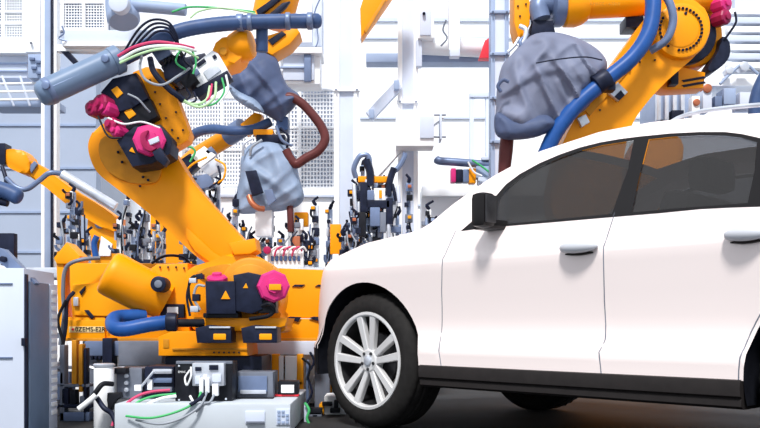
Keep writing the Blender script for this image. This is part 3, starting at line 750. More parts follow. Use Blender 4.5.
# lifting pockets
for x0, sx in ((195, 213), (241, 259)):
    bm = B(); prism(bm, [(x0, 328), (x0 + 14, 325), (x0 + 36, 327), (x0 + 36, 343), (x0 + 2, 343)], 4.78, .2, .006); pk = fin('lifting_pocket', bm, NAVY, rb)
    bm = B(); bpx(bm, sx, 333.5, sx + 13, 340, 4.775, .03, .008); fin('slot', bm, YELLOW, pk)
    bm = B(); bpx(bm, x0 + 14, 326.5, x0 + 35, 328.3, 4.772, .05, .002); fin('edge_strip', bm, ALU, pk)
# blue hose loop by the base
bm = B(); ribbed(bm, [(172, 322, 4.78), (150, 324.5, 4.74), (126, 329, 4.72), (115, 328, 4.74), (113, 321, 4.84), (120, 317, 4.92), (145, 316, 5.0)], 7.2, 10, 16, .03); fin('supply_hose', bm, BLUE, rb, None, 'bright blue supply hose')
bm = B(); drum(bm, 166, 322, 4.68, 9.5, .06, 20, .2, (1, .1, 0)); fin('hose_clamp', bm, NAVY, rb)
bm = B(); rpx(bm, (168, 323, 4.78), (204, 323, 4.86), 4.2, 14); fin('hose_fitting', bm, BLACK, rb)
# lower arm
bm = B(); prism(bm, smoothpoly([(98, 126), (89, 140), (89, 154), (97, 172), (116, 188), (140, 206), (170, 232), (196, 256), (215, 266), (240, 262), (252, 250), (243, 239), (215, 208), (190, 178), (172, 150), (150, 130), (118, 120)], 4), 5.10, .20, .03); la = fin('lower_arm', bm, ORANGE, rb)
bm = B(); prism(bm, smoothpoly([(104, 136), (98, 150), (104, 166), (120, 180), (150, 184), (160, 176), (158, 160), (130, 140)], 3), 5.085, .05, .01); fin('elbow_recess_shade', bm, ORANGE_D, la)  # darker orange plate, shade of the elbow recess put into its colour
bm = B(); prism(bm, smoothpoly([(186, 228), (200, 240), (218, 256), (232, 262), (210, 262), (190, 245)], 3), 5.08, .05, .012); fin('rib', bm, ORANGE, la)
bm = B(); prism(bm, [(228, 243), (255, 238), (257, 250), (250, 254), (234, 255)], 4.99, .2, .012); fin('arm_stop', bm, ORANGE, la)
for xx, yy in ((118, 152), (122, 162), (143, 177), (148, 180), (140, 186)):
    bm = B(); rpx(bm, (xx, yy, 5.085), (xx, yy, 5.06), 1.4, 8); fin('bolt', bm, NAVY, la)
# upper arm and elbow motors
bm = B(); prism(bm, [(132, 72), (146, 66), (160, 68), (172, 84), (190, 133), (188, 140), (168, 152), (156, 136)], 5.0, .13, .015); ua = fin('upper_arm', bm, ORANGE, rb)
for xx, yy in ((150, 80), (155, 92), (160, 104), (166, 118), (172, 130), (178, 138), (164, 84), (176, 112), (183, 130)):
    bm = B(); rpx(bm, (xx, yy, 5.0), (xx, yy, 4.985), 1.1, 8); fin('bolt', bm, NAVY, ua)
bm = B(); prism(bm, [(160, 66), (178, 58), (204, 52), (214, 66), (200, 84), (176, 92)], 5.06, .22, .02); fin('forearm_tube', bm, NAVY, ua)
bm = B(); prism(bm, [(100, 92), (112, 78), (136, 72), (148, 98), (132, 108), (112, 114)], 4.90, .2, .015); m1 = fin('motor', bm, NAVY, rb)
bm = B(); prism(bm, [(112, 114), (132, 104), (150, 98), (158, 116), (140, 126), (122, 132)], 4.92, .2, .015); m2 = fin('motor', bm, BLACK, rb)
bm = B(); prism(bm, [(116, 140), (134, 126), (160, 124), (172, 138), (170, 154), (152, 164), (132, 167)], 4.88, .2, .015); m3 = fin('motor', bm, NAVY, rb)
bm = B(); prism(bm, [(111, 90), (117, 86), (123, 93), (117, 98)], 4.893, .01, .001); fin('warning_sticker', bm, YELLOW, m1)
bm = B(); prism(bm, [(124, 112), (130, 107), (136, 114), (129, 119)], 4.912, .01, .001); fin('warning_sticker', bm, YELLOW, m2)
bm = B(); prism(bm, [(129, 151), (132, 147), (135, 153)], 4.872, .01, .001); fin('warning_sticker', bm, YELLOW, m3)
for (x, y, r, m, par) in ((90, 107, 8.5, DPINK, m1), (98, 103, 10.5, DPINK, m1), (103, 107, 8, PINK, m1), (109, 124, 8, DPINK, m2), (114, 130, 6.5, PINK, m2)):
    octcap('motor_cap', x, y, 4.86, r, par, m, (-.6, -1, .15), .09, 10)
octcap('motor_cap', 149, 139, 4.84, 16.5, m3, PINK, (.12, -1, .05), .1)
bm = B(); prism(bm, smoothpoly([(140, 140), (141, 133), (148, 130), (146, 135), (145, 140), (150, 146), (156, 148), (150, 151), (143, 147)], 3), 4.80, .04, .004); fin('cap_rib', bm, DPINK, m3)
bm = B(); prism(bm, [(148, 140), (158, 136), (159, 141), (150, 145)], 4.812, .02, .002); fin('warning_sticker', bm, OFFW, m3)
bm = B(); prism(bm, [(152, 152), (160, 147), (168, 160), (164, 166), (156, 160)], 4.80, .06, .006); fin('connector', bm, NAVY, m3)
for P, m in (([(128, 94, 4.87), (138, 99, 4.86), (146, 108, 4.88), (150, 112, 4.9)], GCABLE), ([(108, 118, 4.86), (124, 124, 4.84), (142, 122, 4.84), (160, 128, 4.86)], WCABLE), ([(98, 116, 4.86), (108, 136, 4.84), (122, 138, 4.84)], BLACK)):
    bm = B(); hose(bm, P, 1.0, 8); fin('cable', bm, m, rb)
# wrist
bm = B(); prism(bm, [(186, 70), (212, 50), (218, 53), (228, 70), (226, 74), (200, 92)], 4.96, .16, .01); wf = fin('wrist_flange', bm, WHITE, rb)
for (p, m) in (([(196, 64), (204, 58), (206, 61), (198, 67)], NAVY), ([(203, 72), (216, 62), (221, 70), (208, 80)], ALU), ([(212, 56), (215, 54), (217, 57), (214, 59)], NAVY), ([(192, 72), (197, 68), (200, 73), (195, 77)], STEEL)):
    bm = B(); prism(bm, p, 4.95, .03, .003); fin('valve', bm, m, wf)
bm = B(); prism(bm, [(192, 90), (227, 70), (231, 77), (198, 98)], 4.94, .1, .006); fin('cable_bar', bm, NAVY, wf)
bm = B(); prism(bm, smoothpoly([(211, 50), (219, 40), (230, 34), (242, 36), (246, 50), (238, 60), (226, 67), (217, 62)], 3), 4.98, .2, .03); wr = fin('wrist', bm, ORANGE, rb)
bm = B(); lathe(bm, pt(232, 48, 5.05), (.9, -.2, .12), [(0, px(13, 5)), (.05, px(16, 5)), (.09, px(16, 5)), (.125, px(13, 5)), (.13, px(9, 5))], 24); fin('wrist_joint', bm, ORANGE, wr)
bm = B(); drum(bm, 223, 51, 4.96, 4, .04, 16); fin('bolt', bm, ORANGE_D, wr)
# dress pack: grey tube, blue hose, cables
A = pt(38, 96, 4.72); Bp = pt(121, 58, 4.9); ax = Bp - A; L = ax.length; r = px(13, 4.8)
bm = B(); lathe(bm, A, ax, [(0, r * .55), (.01, r * .8), (.03, r * .95), (.06, r), (L - .06, r * 1.02), (L - .055, r * 1.1), (L - .01, r * 1.1), (L, r * .95)], 28); tu = fin('hose_housing', bm, TUBE, rb, None, 'thick grey-blue hose housing tube')
bm = B(); lathe(bm, A + ax.normalized() * .05, ax, [(0, r * 1.02), (.004, r * 1.05), (.03, r * 1.05), (.034, r * 1.02)], 28); fin('end_ring', bm, STEEL, tu)
for f_, dx in ((.16, 4), (.86, 3)):
    p = A + ax * f_ + Vector((0, -r, 0)); bm = B(); rod(bm, p + Vector((0, .02, 0)), p + Vector((0, -.02, 0)), px(4, 4.8), 12); fin('fastener', bm, STEEL, tu)
bm = B(); p = A + ax * .16 + Vector((0, -r * .99, -r * .25)); q = A + ax * .9 + Vector((0, -r * .99, -r * .25)); rod(bm, p, q, px(1.4, 4.8), 8); fin('seam', bm, STEEL, tu)
bm = B(); ribbed(bm, [(120, 60, 4.88), (140, 50, 4.86), (160, 40, 4.86), (180, 31, 4.88), (205, 26, 4.9), (235, 23, 4.92), (275, 21.5, 4.94), (316, 21, 4.96)], 7.2, 10, 16, .025); bh = fin('supply_hose', bm, DKBLUE, rb, None, 'dark blue supply hose')
for xx, yy, w in ((240, 22.5, 3.5), (250, 22, 2.5), (288, 21.2, 2.5), (310, 21, 3)):
    bm = B(); rpx(bm, (xx - w, yy, 4.93), (xx + w, yy, 4.93), 8.6, 18); fin('coupling', bm, STEEL, bh)
bm = B(); lathe(bm, pt(315, 21, 4.96), (1, 0, 0), [(0, px(7.5, 5)), (.02, px(7, 5)), (.035, px(5, 5)), (.04, px(2, 5))], 18); fin('end_cap', bm, DKBLUE, bh)
bm = B(); rpx(bm, (262, 24, 4.98), (262, 52, 5.0), 6, 16); fin('branch_pipe', bm, DKBLUE, bh)
for i, (dy, dx) in enumerate(((0, 0), (4, 3), (8, 5), (12, 7))):
    bm = B(); hose(bm, [(124 + dx, 52 + dy * .3, 4.82), (138 + dx, 30 + dy, 4.78), (152 + dx * .6, 20 + dy, 4.78), (168, 22 + dy * .8, 4.78), (176 - dx * .3, 34 + dy * .4, 4.8), (179, 48, 4.84)], 1.2, 8); fin('cable', bm, NAVY, rb)
for P, m, w in (([(118, 56, 4.8), (134, 47, 4.77), (155, 42, 4.77), (176, 44, 4.78), (194, 48, 4.86)], RCABLE, 1.5), ([(120, 60, 4.79), (138, 50, 4.76), (158, 46, 4.76), (180, 47, 4.77), (196, 51, 4.86)], WCABLE, 1.6), ([(120, 63, 4.79), (140, 54, 4.75), (160, 49, 4.75), (182, 50, 4.77), (198, 58, 4.86)], LGREEN, 1.3)):
    bm = B(); hose(bm, P, w, 8); fin('cable', bm, m, rb)
for P, m, w in (([(142, 56, 4.8), (140, 68, 4.78), (146, 80, 4.78), (162, 85, 4.78), (178, 76, 4.82), (190, 68, 4.9)], GCABLE, 1.3), ([(150, 58, 4.82), (154, 72, 4.8), (168, 88, 4.8), (184, 100, 4.82)], NAVY, 3.0), ([(180, 50, 4.84), (176, 62, 4.82), (186, 70, 4.84)], GREEN, 1.0), ([(186, 52, 4.84), (184, 60, 4.82), (192, 68, 4.84)], NAVY, 1.0), ([(192, 50, 4.84), (196, 62, 4.84), (193, 74, 4.84)], GREEN, 1.0),
                 ([(210, 86, 4.88), (206, 100, 4.86), (192, 104, 4.86), (178, 96, 4.86), (168, 86, 4.9)], LGREEN, 1.3), ([(216, 82, 4.88), (214, 98, 4.86), (200, 107, 4.86), (182, 101, 4.86)], LGREEN, 1.3), ([(212, 84, 4.88), (210, 96, 4.86), (206, 101, 4.86)], RCABLE, 1.1), ([(222, 78, 4.88), (224, 92, 4.86), (214, 104, 4.86), (198, 106, 4.87)], GREEN, 1.0), ([(226, 75, 4.88), (228, 90, 4.86), (220, 102, 4.86)], WCABLE, 1.1),
                 ([(186, 88, 4.9), (190, 96, 4.88), (182, 102, 4.88), (176, 94, 4.9)], NAVY, 1.0), ([(194, 92, 4.9), (196, 100, 4.88), (188, 104, 4.88)], NAVY, 1.0), ([(172, 12, 5.0), (190, 7, 5.0), (220, 8, 5.0), (255, 12, 5.05)], GREEN, 1.1), ([(190, 18, 5.0), (200, 11, 5.0), (222, 8, 5.0), (256, 14, 5.05)], LGREEN, 1.0)):
    bm = B(); hose(bm, P, w, 8); fin('cable', bm, m, rb)
for p, m in (([(162, 62), (176, 54), (190, 58), (192, 72), (176, 84), (164, 78)], NAVY), ([(178, 78), (192, 70), (198, 80), (186, 90)], BLACK), ([(150, 50), (166, 44), (172, 54), (158, 62)], STEEL)):
    bm = B(); prism(bm, p, 4.9, .12, .01); fin('cable_carrier', bm, m, rb)
for i in range(5):
    bm = B(); prism(bm, [(163 + i * 4, 62 - i * 2), (165 + i * 4, 58 - i * 2), (167 + i * 4, 61 - i * 2), (165 + i * 4, 65 - i * 2)], 4.885, .05, .003); fin('carrier_tooth', bm, BLACK, rb)

# ------------------------------------------------------------ orange frame behind the robot
fr = thing('machine_frame', 'long orange machine frame with serial plate behind the large robot', 'machine', Vector((-1.3, 5.85, 0)))
bm = B(); prism(bm, [(69, 263), (190, 263), (190, 318), (72, 318), (70, 284)], 5.68, .35, .015); f1 = fin('upper_panel', bm, YELLOW, fr)
bm = B(); prism(bm, [(184, 264), (326, 270), (326, 318), (184, 318)], 5.70, .3, .012); f2 = fin('side_panel', bm, YELLOW, fr)
bm = B(); prism(bm, [(66, 317), (330, 319), (326, 341), (68, 341)], 5.66, .4, .012); f3 = fin('lower_panel', bm, YELLOW, fr)
bm = B(); prism(bm, [(72, 284), (96, 284), (104, 280), (150, 282), (150, 310), (112, 316), (74, 316)], 5.655, .04, .008); f4 = fin('service_door', bm, YELLOW, fr)
for p in ([(79, 292), (85, 286), (85, 289), (81, 295)], [(84, 310), (88, 310), (94, 317), (91, 319)], [(104, 318), (108, 315), (118, 315), (114, 319)]):
    bm = B(); prism(bm, p, 5.64, .02, .002); fin('slot', bm, NAVY, f4)
bm = B(); bpx(bm, 73, 297, 78, 306, 5.63, .03); fin('latch', bm, ALU, f4)
for x0 in (292, 315):
    bm = B(); prism(bm, [(x0, 286.5), (x0 + 3, 284.5), (x0 + 13, 284.5), (x0 + 10, 286.8)], 5.69, .02, .001); fin('slot', bm, NAVY, f2)
    bm = B(); prism(bm, [(x0 - 6, 318), (x0 - 2, 316.5), (x0 + 9, 317), (x0 + 6, 322)], 5.645, .02, .001); fin('slot', bm, NAVY, f3)
bm = B(); bpx(bm, 60, 320, 105, 338.5, 5.64, .03); bpl = fin('name_board', bm, YELLOW, fr)
bm = B(); bpx(bm, 69, 326.5, 104, 332.5, 5.636, .01, .001); fin('name_plate', bm, mat('cream_plate', (.80, .62, .30), .5), bpl, None, 'cream plate with black serial letters')
bm = B(); drum(bm, 72.6, 329.3, 5.63, 1.3, .01, 12); fin('emblem', bm, RED, bpl)
text('lettering', '0ZEMS-E2R9', px(6.3, 5.63), pt(75, 329.4, 5.634), UP, BLACK, bpl)
bm = B(); bpx(bm, 60, 338, 330, 341, 5.62, .05, .003); fin('edge_strip', bm, ORANGE_D, fr)
bm = B(); bpx(bm, 252, 341, 318, 355, 5.6, .25, .01); fin('base_beam', bm, OFFW, fr, None, 'pale blue base beam')
for x0 in (90, 175, 262, 322):
    bm = B(); a = pt(x0, 341, 5.75); box(bm, (a.x - .05, 5.75, 0), (a.x + .05, 5.85, a.z), .006); fin('leg', bm, GREYP, fr)
bm = B(); prism(bm, [(53, 258), (66, 242), (80, 256), (78, 264), (56, 264)], 5.72, .2, .015); fin('corner_bracket', bm, YELLOW, fr)
bm = B(); prism(bm, [(56, 262), (64, 264), (66, 338), (58, 330)], 5.74, .15, .012); fin('end_post', bm, YELLOW, fr)
for P, m, w in (([(100, 258, 5.6), (80, 260, 5.55), (66, 268, 5.55), (63, 290, 5.55), (64, 316, 5.55), (60, 345, 5.55)], GREYP, 2.0), ([(74, 292, 5.55), (67, 302, 5.52), (66, 325, 5.52), (62, 350, 5.52)], NAVY, 2.0), ([(152, 263, 5.6), (165, 256, 5.55), (182, 257, 5.55), (192, 266, 5.55)], NAVY, 1.4), ([(66, 300, 5.5), (58, 320, 5.5), (63, 345, 5.5), (58, 370, 5.5)], BLACK, 1.6)):
    bm = B(); hose(bm, P, w, 8); fin('hose', bm, m, fr)
bm = B(); bpx(bm, 84, 341, 120, 356, 5.55, .25, .01); fin('gearbox', bm, STEEL, fr)
bm = B(); bpx(bm, 118, 341, 162, 366, 5.5, .25, .01); fin('gearbox', bm, GREYP, fr)
bm = B(); bpx(bm, 102, 338, 112, 368, 5.5, .12, .008); fin('gear_post', bm, NAVY, fr)
for i in range(6):
    bm = B(); prism(bm, [(90 + i * 4, 356), (93 + i * 4, 356), (92 + i * 4, 360), (91 + i * 4, 360)], 5.55, .1, .002); fin('gear_tooth', bm, NAVY, fr)
bm = B(); sweep(bm, spline([pt(x, y, 5.4) for x, y in ((84, 364), (92, 368), (105, 369.5), (125, 368))], 5), px(1.8, 5.4), 8); fin('curved_rail', bm, ALU, fr)

# ------------------------------------------------------------ right robot above the car
r2 = thing('welding_robot', 'orange robot arm leaning over the car roof at upper right', 'robot', Vector((pt(600, 0, 7.2).x, 7.25, 0)))
bm = B(); a = pt(560, 220, 7.0); b = pt(690, 220, 7.0); box(bm, (a.x, 6.85, 0), (b.x, 7.8, .5), .03); fin('base', bm, ORANGE, r2)
bm = B(); prism(bm, [(552, 372), (560, 262), (600, 210), (640, 214), (672, 262), (688, 372)], 6.9, .6, .03); fin('rotating_column', bm, ORANGE, r2)
bm = B(); prism(bm, smoothpoly([(640, 138), (676, 134), (684, 158), (660, 220), (640, 225), (630, 180)], 3), 7.05, .3, .03); fin('balance_cylinder', bm, ORANGE, r2)
L2 = smoothpoly([(552, 214), (556, 165), (572, 124), (604, 76), (634, 34), (655, 8), (679, -3), (698, 1), (709, 18), (708, 38), (694, 57), (668, 80), (645, 105), (630, 130), (622, 170), (618, 214), (590, 232)], 4)
bm = B(); prism(bm, L2, 6.9, .3, .03); l2 = fin('lower_arm', bm, ORANGE, r2)
bm = B(); prism(bm, [(572, 112), (606, 72), (612, 76), (580, 118)], 6.88, .04, .006); fin('rib', bm, ORANGE_D, l2)
bm = B(); prism(bm, [(583, 108), (634, 56), (638, 60), (590, 116)], 6.885, .03, .006); fin('cable_channel', bm, ORANGE_D, l2)
bm = B(); prism(bm, [(608, 92), (618, 82), (628, 92), (619, 101)], 6.84, .05, .006); fin('bracket', bm, ALU, l2)
bm = B(); prism(bm, [(615, 96), (621, 90), (625, 95), (620, 100)], 6.82, .04, .004); fin('bolt', bm, NAVY, l2)
bm = B(); prism(bm, [(578, 118), (586, 114), (590, 122), (582, 127)], 6.85, .05, .006); fin('bracket', bm, ALU, l2)
for xx, yy in ((590, 100), (600, 110), (630, 70), (640, 62), (655, 60)):
    bm = B(); rpx(bm, (xx, yy, 6.9), (xx, yy, 6.88), 1, 8); fin('bolt', bm, NAVY, l2)
bm = B(); drum(bm, 682, 30, 6.84, 28, .08, 40, .12); el = fin('elbow_cover', bm, ORANGE, r2)
bm = B(); lathe(bm, pt(681, 29, 6.832), (0, 1, 0), [(0, px(17, 6.84)), (.004, px(18, 6.84)), (.012, px(18, 6.84))], 36); fin('cover_disc', bm, ORANGE, el)
for i in range(34):
    a_ = i * 2 * math.pi / 34
    if i in (10, 11, 21, 22): continue
    bm = B(); x_, y_ = 681 + 21 * math.cos(a_), 29 + 21 * math.sin(a_); rpx(bm, (x_, y_, 6.845), (x_, y_, 6.825), 1.5, 6); fin('bolt', bm, NAVY, el)
bm = B(); drum(bm, 686, 13, 6.825, 1.6, .01, 10); fin('plug', bm, NAVY, el)
bm = B(); drum(bm, 688, 34, 7.19, 29, .08, 40, .05); fin('elbow_gap', bm, NAVY, r2)
bm = B(); drum(bm, 690, 34, 7.27, 33.5, .25, 40, .1); fin('elbow_housing', bm, ORANGE, r2)
bm = B(); prism(bm, [(650, 72), (680, 66), (706, 72), (704, 88), (668, 90), (652, 86)], 7.2, .2, .02); eh = fin('arm_rear', bm, ORANGE, r2)
for dy in (0, 5):
    bm = B(); prism(bm, [(682, 80 + dy), (704, 76 + dy), (706, 78 + dy), (684, 82 + dy)], 7.19, .02, .001); fin('band', bm, NAVY, eh)
bm = B(); bpx(bm, 671, 68, 679, 84, 7.1, .1, .012); fin('plug', bm, NAVY, eh)
bm = B(); prism(bm, smoothpoly([(714, 58), (721, 46), (723, 36), (730, 42), (730, 56), (722, 66), (712, 72), (708, 68)], 3), 7.15, .2, .012); mr = fin('motor', bm, NAVY, r2)
for x_, y_, r_ in ((727, 2, 9), (727, 16, 8)): octcap('motor_cap', x_, y_, 7.1, r_, mr, DPINK if y_ > 9 else PINK, (.6, -1, 0), .12, 10)
bm = B(); hose(bm, [(735, 12, 7.1), (736, 22, 7.1), (730, 32, 7.12), (724, 40, 7.15)], 1.2, 8); fin('cable', bm, NAVY, mr)
bm = B(); rod(bm, pt(575, 5, 7.0), pt(712, -1, 7.25), px(14, 7), 24); fo = fin('forearm', bm, ORANGE, r2)
bm = B(); lathe(bm, pt(563, 6, 6.98), (1, .08, .02), [(0, px(18, 7)), (.02, px(20.5, 7)), (.10, px(20.5, 7)), (.16, px(18, 7)), (.20, px(14.5, 7))], 28); fin('forearm_collar', bm, ORANGE, fo)
text('lettering', 'KMRCC - 4-2010', px(4.2, 6.8), pt(590, 4, 6.852), UP, ORANGE_D, fo)
bm = B(); lathe(bm, pt(551, 7, 6.97), (1, .08, .02), [(0, px(15, 7)), (.012, px(19.5, 7)), (.08, px(19.5, 7)), (.1, px(18, 7))], 28); fin('wrist_ring', bm, STEEL, r2)
bm = B(); sweep(bm, spline([pt(553, 4, 6.97), pt(543, 4, 6.95), pt(538, 8, 6.93), pt(541, 20, 6.92)], 4), px(10, 7), 18); fin('wrist', bm, STEEL, r2)
bm = B(); prism(bm, [(514, -10), (528, -10), (531, 6), (530, 24), (524, 36), (518, 38), (514, 22)], 6.9, .25, .02); wp_ = fin('wrist_plate', bm, ORANGE, r2)
for xx, yy in ((518, 6), (526, 4), (520, 16)):
    bm = B(); rpx(bm, (xx, yy, 6.9), (xx, yy, 6.885), 1, 8); fin('bolt', bm, NAVY, wp_)
bm = B(); prism(bm, [(533, 20), (553, 20), (556, 34), (544, 40), (530, 38)], 6.88, .2, .012); fin('tool_flange', bm, NAVY, r2)
for P, m, w in (([(520, 26, 6.85), (526, 30, 6.83), (524, 40, 6.83), (518, 46, 6.83)], ALU, 2.4), ([(528, 34, 6.85), (520, 42, 6.82), (524, 50, 6.82)], STEEL, 2.0), ([(519, 38, 6.86), (514, 46, 6.84), (508, 52, 6.84)], ALU, 1.6), ([(538, 36, 6.84), (532, 42, 6.82), (526, 44, 6.82)], NAVY, 1.8)):
    bm = B(); hose(bm, P, w, 10); fin('tool_hose', bm, m, r2)
bm = B(); ribbed(bm, [(652, -14, 6.75), (653, 10, 6.72), (648, 34, 6.7), (632, 58, 6.7), (606, 80, 6.7), (578, 104, 6.7), (556, 132, 6.72), (542, 162, 6.75)], 7.8, 10, 16, .02); bh2 = fin('supply_hose', bm, BLUE, r2, None, 'bright blue supply hose')
bm = B(); a = pt(595, 86, 6.7); b = pt(608, 77, 6.7); rod(bm, a, b, px(10.5, 6.7), 18); bpx(bm, 606, 80, 616, 90, 6.68, .1, .01); fin('hose_clamp', bm, NAVY, bh2)
bm = B(); hose(bm, [(660, -12, 6.75), (670, 4, 6.72), (673, 22, 6.72), (666, 40, 6.74), (650, 51, 6.8)], 4, 12); fin('grey_hose', bm, STEEL, r2)
bm = B(); bpx(bm, 626, 16, 644, 27, 7.1, .2); fin('valve_block', bm, NAVY, r2)
gc = thing('covered_weld_gun', 'large grey cloth-covered weld gun hanging at the upper right robot wrist', 'weld gun', pt(545, 140, 6.85))
bm = B(); sack(bm, [(530, 36), (552, 32), (575, 37), (596, 48), (607, 62), (604, 78), (594, 96), (585, 110), (560, 124), (545, 134), (522, 138), (503, 138), (495, 126), (496, 108), (497, 88), (502, 66), (512, 54)], 6.85, .5, 1.5, .42, 3); fin('cloth_cover', bm, CLOTH, gc)
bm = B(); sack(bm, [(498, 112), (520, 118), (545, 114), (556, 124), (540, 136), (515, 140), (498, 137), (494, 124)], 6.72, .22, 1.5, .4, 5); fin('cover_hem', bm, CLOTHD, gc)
bm = B(); sweep(bm, [pt(508, 128, 6.85), pt(506, 150, 6.85), pt(503, 185, 6.85)], [px(6.5, 6.85), px(7, 6.85), px(5.5, 6.85)], 14); fin('electrode_arm', bm, BROWN, gc)
bm = B(); hose(bm, [(501, 92, 6.6), (498, 86, 6.6), (503, 80, 6.6), (509, 82, 6.6)], 1.8, 8); fin('strap', bm, CLOTHD, gc)
bm = B(); hose(bm, [(536, 63, 6.52), (560, 59, 6.5), (585, 57, 6.55), (602, 60, 6.65)], .7, 6); fin('seam', bm, NAVY, gc)

# ------------------------------------------------------------ middle robot with covered gun, and the one hanging above it
r3 = thing('welding_robot', 'smaller orange robot behind the large arm reaching to the pale covered gun', 'robot', Vector((pt(165, 0, 8.5).x, 8.5, 0)))
bm = B(); a = pt(140, 300, 8.3); b = pt(190, 300, 8.3); box(bm, (a.x, 8.25, 0), (b.x, 8.75, .75), .03); fin('base', bm, ORANGE, r3)
bm = B(); prism(bm, [(148, 300), (150, 200), (166, 170), (186, 172), (184, 300)], 8.3, .35, .03); fin('lower_arm', bm, ORANGE, r3)
bm = B(); sweep(bm, [pt(168, 182, 8.2), pt(196, 158, 7.7), pt(212, 147, 7.4), pt(232, 135, 7.2)], [px(11, 8), px(10, 7.7), px(9, 7.4), px(9, 7.2)], 18); fa = fin('forearm', bm, ORANGE, r3)
bm = B(); rpx(bm, (228, 137, 7.22), (243, 127, 7.12), 9.6, 18); fin('wrist_ring', bm, STEEL, fa)
bm = B(); prism(bm, [(240, 124), (254, 112), (262, 114), (260, 124), (246, 134)], 7.0, .15, .015); fin('wrist', bm, ORANGE, r3)
bm = B(); ribbed(bm, [(186, 142, 7.4), (196, 133, 7.2), (212, 129, 7.0), (234, 131, 6.9), (254, 129, 6.9), (270, 122, 6.95)], 4.6, 8, 14, .03); fin('supply_hose', bm, DKBLUE, r3, None, 'dark blue supply hose')
bm = B(); bpx(bm, 253, 129, 273, 135, 6.85, .2, .01); fin('tool_flange', bm, ORANGE, r3)
bm = B(); bpx(bm, 256, 134, 285, 143, 6.85, .22, .01); fin('tool_mount', bm, NAVY, r3)
for P, m in (([(252, 138, 6.8), (244, 144, 6.78), (243, 156, 6.8)], ALU), ([(280, 128, 6.8), (288, 136, 6.8), (287, 148, 6.8)], NAVY), ([(262, 140, 6.78), (252, 147, 6.76), (250, 156, 6.78)], GCABLE), ([(276, 126, 6.78), (282, 140, 6.76), (292, 146, 6.78)], STEEL)):
    bm = B(); hose(bm, P, 1.4, 8); fin('cable', bm, m, r3)
g3 = thing('covered_weld_gun', 'pale blue-grey cloth-covered weld gun with a navy patch below the brown pipe', 'weld gun', pt(270, 236, 6.9))
bm = B(); sack(bm, [(248, 146), (264, 140), (284, 144), (295, 156), (299, 176), (304, 196), (298, 206), (282, 211), (268, 212), (250, 214), (238, 212), (236, 196), (240, 176), (241, 158)], 6.9, .32, 1.3, .42, 9); cv = fin('cloth_cover', bm, CLOTHB, g3)
bm = B(); prism(bm, [(245, 171), (256, 170), (263, 192), (252, 196)], 6.66, .05, .006); fin('patch', bm, NAVY, cv, None, 'dark navy patch')
bm = B(); prism(bm, [(264, 190), (272, 189), (276, 200), (268, 206)], 6.64, .05, .006); fin('valve', bm, STEEL, cv)
bm = B(); sweep(bm, spline([pt(249, 196, 6.7), pt(252, 203, 6.68), pt(258, 208, 6.68), pt(264, 209, 6.7)], 4), px(3, 6.7), 10); fin('electrode_arm', bm, COPPER, g3)
bm = B(); rpx(bm, (290, 206, 6.85), (291, 232, 6.85), 3.4, 12); fin('electrode_arm', bm, BROWN, g3)
bm = B(); bpx(bm, 255, 208, 272, 236, 6.85, .14, .01); fin('gun_base', bm, WHITE, g3)
r4 = thing('welding_robot', 'orange striped robot arm reaching down from the top edge behind the blue hose', 'robot', pt(275, 50, 6.9))
bm = B(); sweep(bm, [pt(286, -60, 6.95), pt(284, -20, 6.95), pt(276, 4, 6.95), pt(270, 24, 6.95)], [px(19, 7), px(20, 7), px(21, 7), px(19, 7)], 24); a4 = fin('forearm', bm, ORANGE, r4)
for dy in (-2, 11):
    bm = B(); prism(bm, [(256, 16 + dy - 4), (268, 8 + dy - 4), (282, -4 + dy - 4), (290, -6 + dy - 4), (286, 0 + dy - 4), (272, 12 + dy - 4), (258, 22 + dy - 4)], 6.755, .04, .004); fin('band', bm, NAVY, a4)
bm = B(); prism(bm, [(264, 36), (296, 26), (300, 32), (290, 44), (272, 55), (266, 52)], 6.85, .25, .02); w4 = fin('wrist', bm, ORANGE, r4)
bm = B(); prism(bm, [(268, 40), (282, 31), (286, 34), (272, 45)], 6.835, .03, .003); fin('band', bm, NAVY, w4)
bm = B(); rpx(bm, (258, 40, 6.95), (262, 62, 6.95), 7, 14); fin('tool_mount', bm, DKBLUE, r4)
g4 = thing('covered_weld_gun', 'dark blue cloth-covered weld gun with brown bent pipe behind the large robot wrist', 'weld gun', pt(265, 128, 6.9))
bm = B(); sack(bm, [(246, 58), (262, 52), (276, 58), (282, 74), (288, 86), (300, 96), (294, 108), (286, 116), (282, 124), (268, 116), (252, 108), (236, 96), (229, 80), (232, 66)], 6.9, .35, 1.3, .42, 14); fin('cloth_cover', bm, CLOTHD, g4)
bm = B(); sack(bm, [(228, 84), (240, 92), (256, 100), (264, 112), (252, 110), (234, 98)], 6.75, .15, 2.0, .4, 17); fin('cover_hem', bm, CLOTHB, g4)
bm = B(); sweep(bm, spline([pt(x, y, 6.8) for x, y in ((280, 106), (288, 97), (300, 102), (312, 114), (322, 128), (325, 140), (318, 151), (306, 158), (296, 164), (290, 158), (286, 150))], 6), px(4.6, 6.8), 14); fin('bent_pipe', bm, BROWN, g4, None, 'brown bent pipe')
bm = B(); bpx(bm, 276, 116, 288, 130, 6.85, .15, .015); fin('gun_body', bm, DKBLUE, g4)

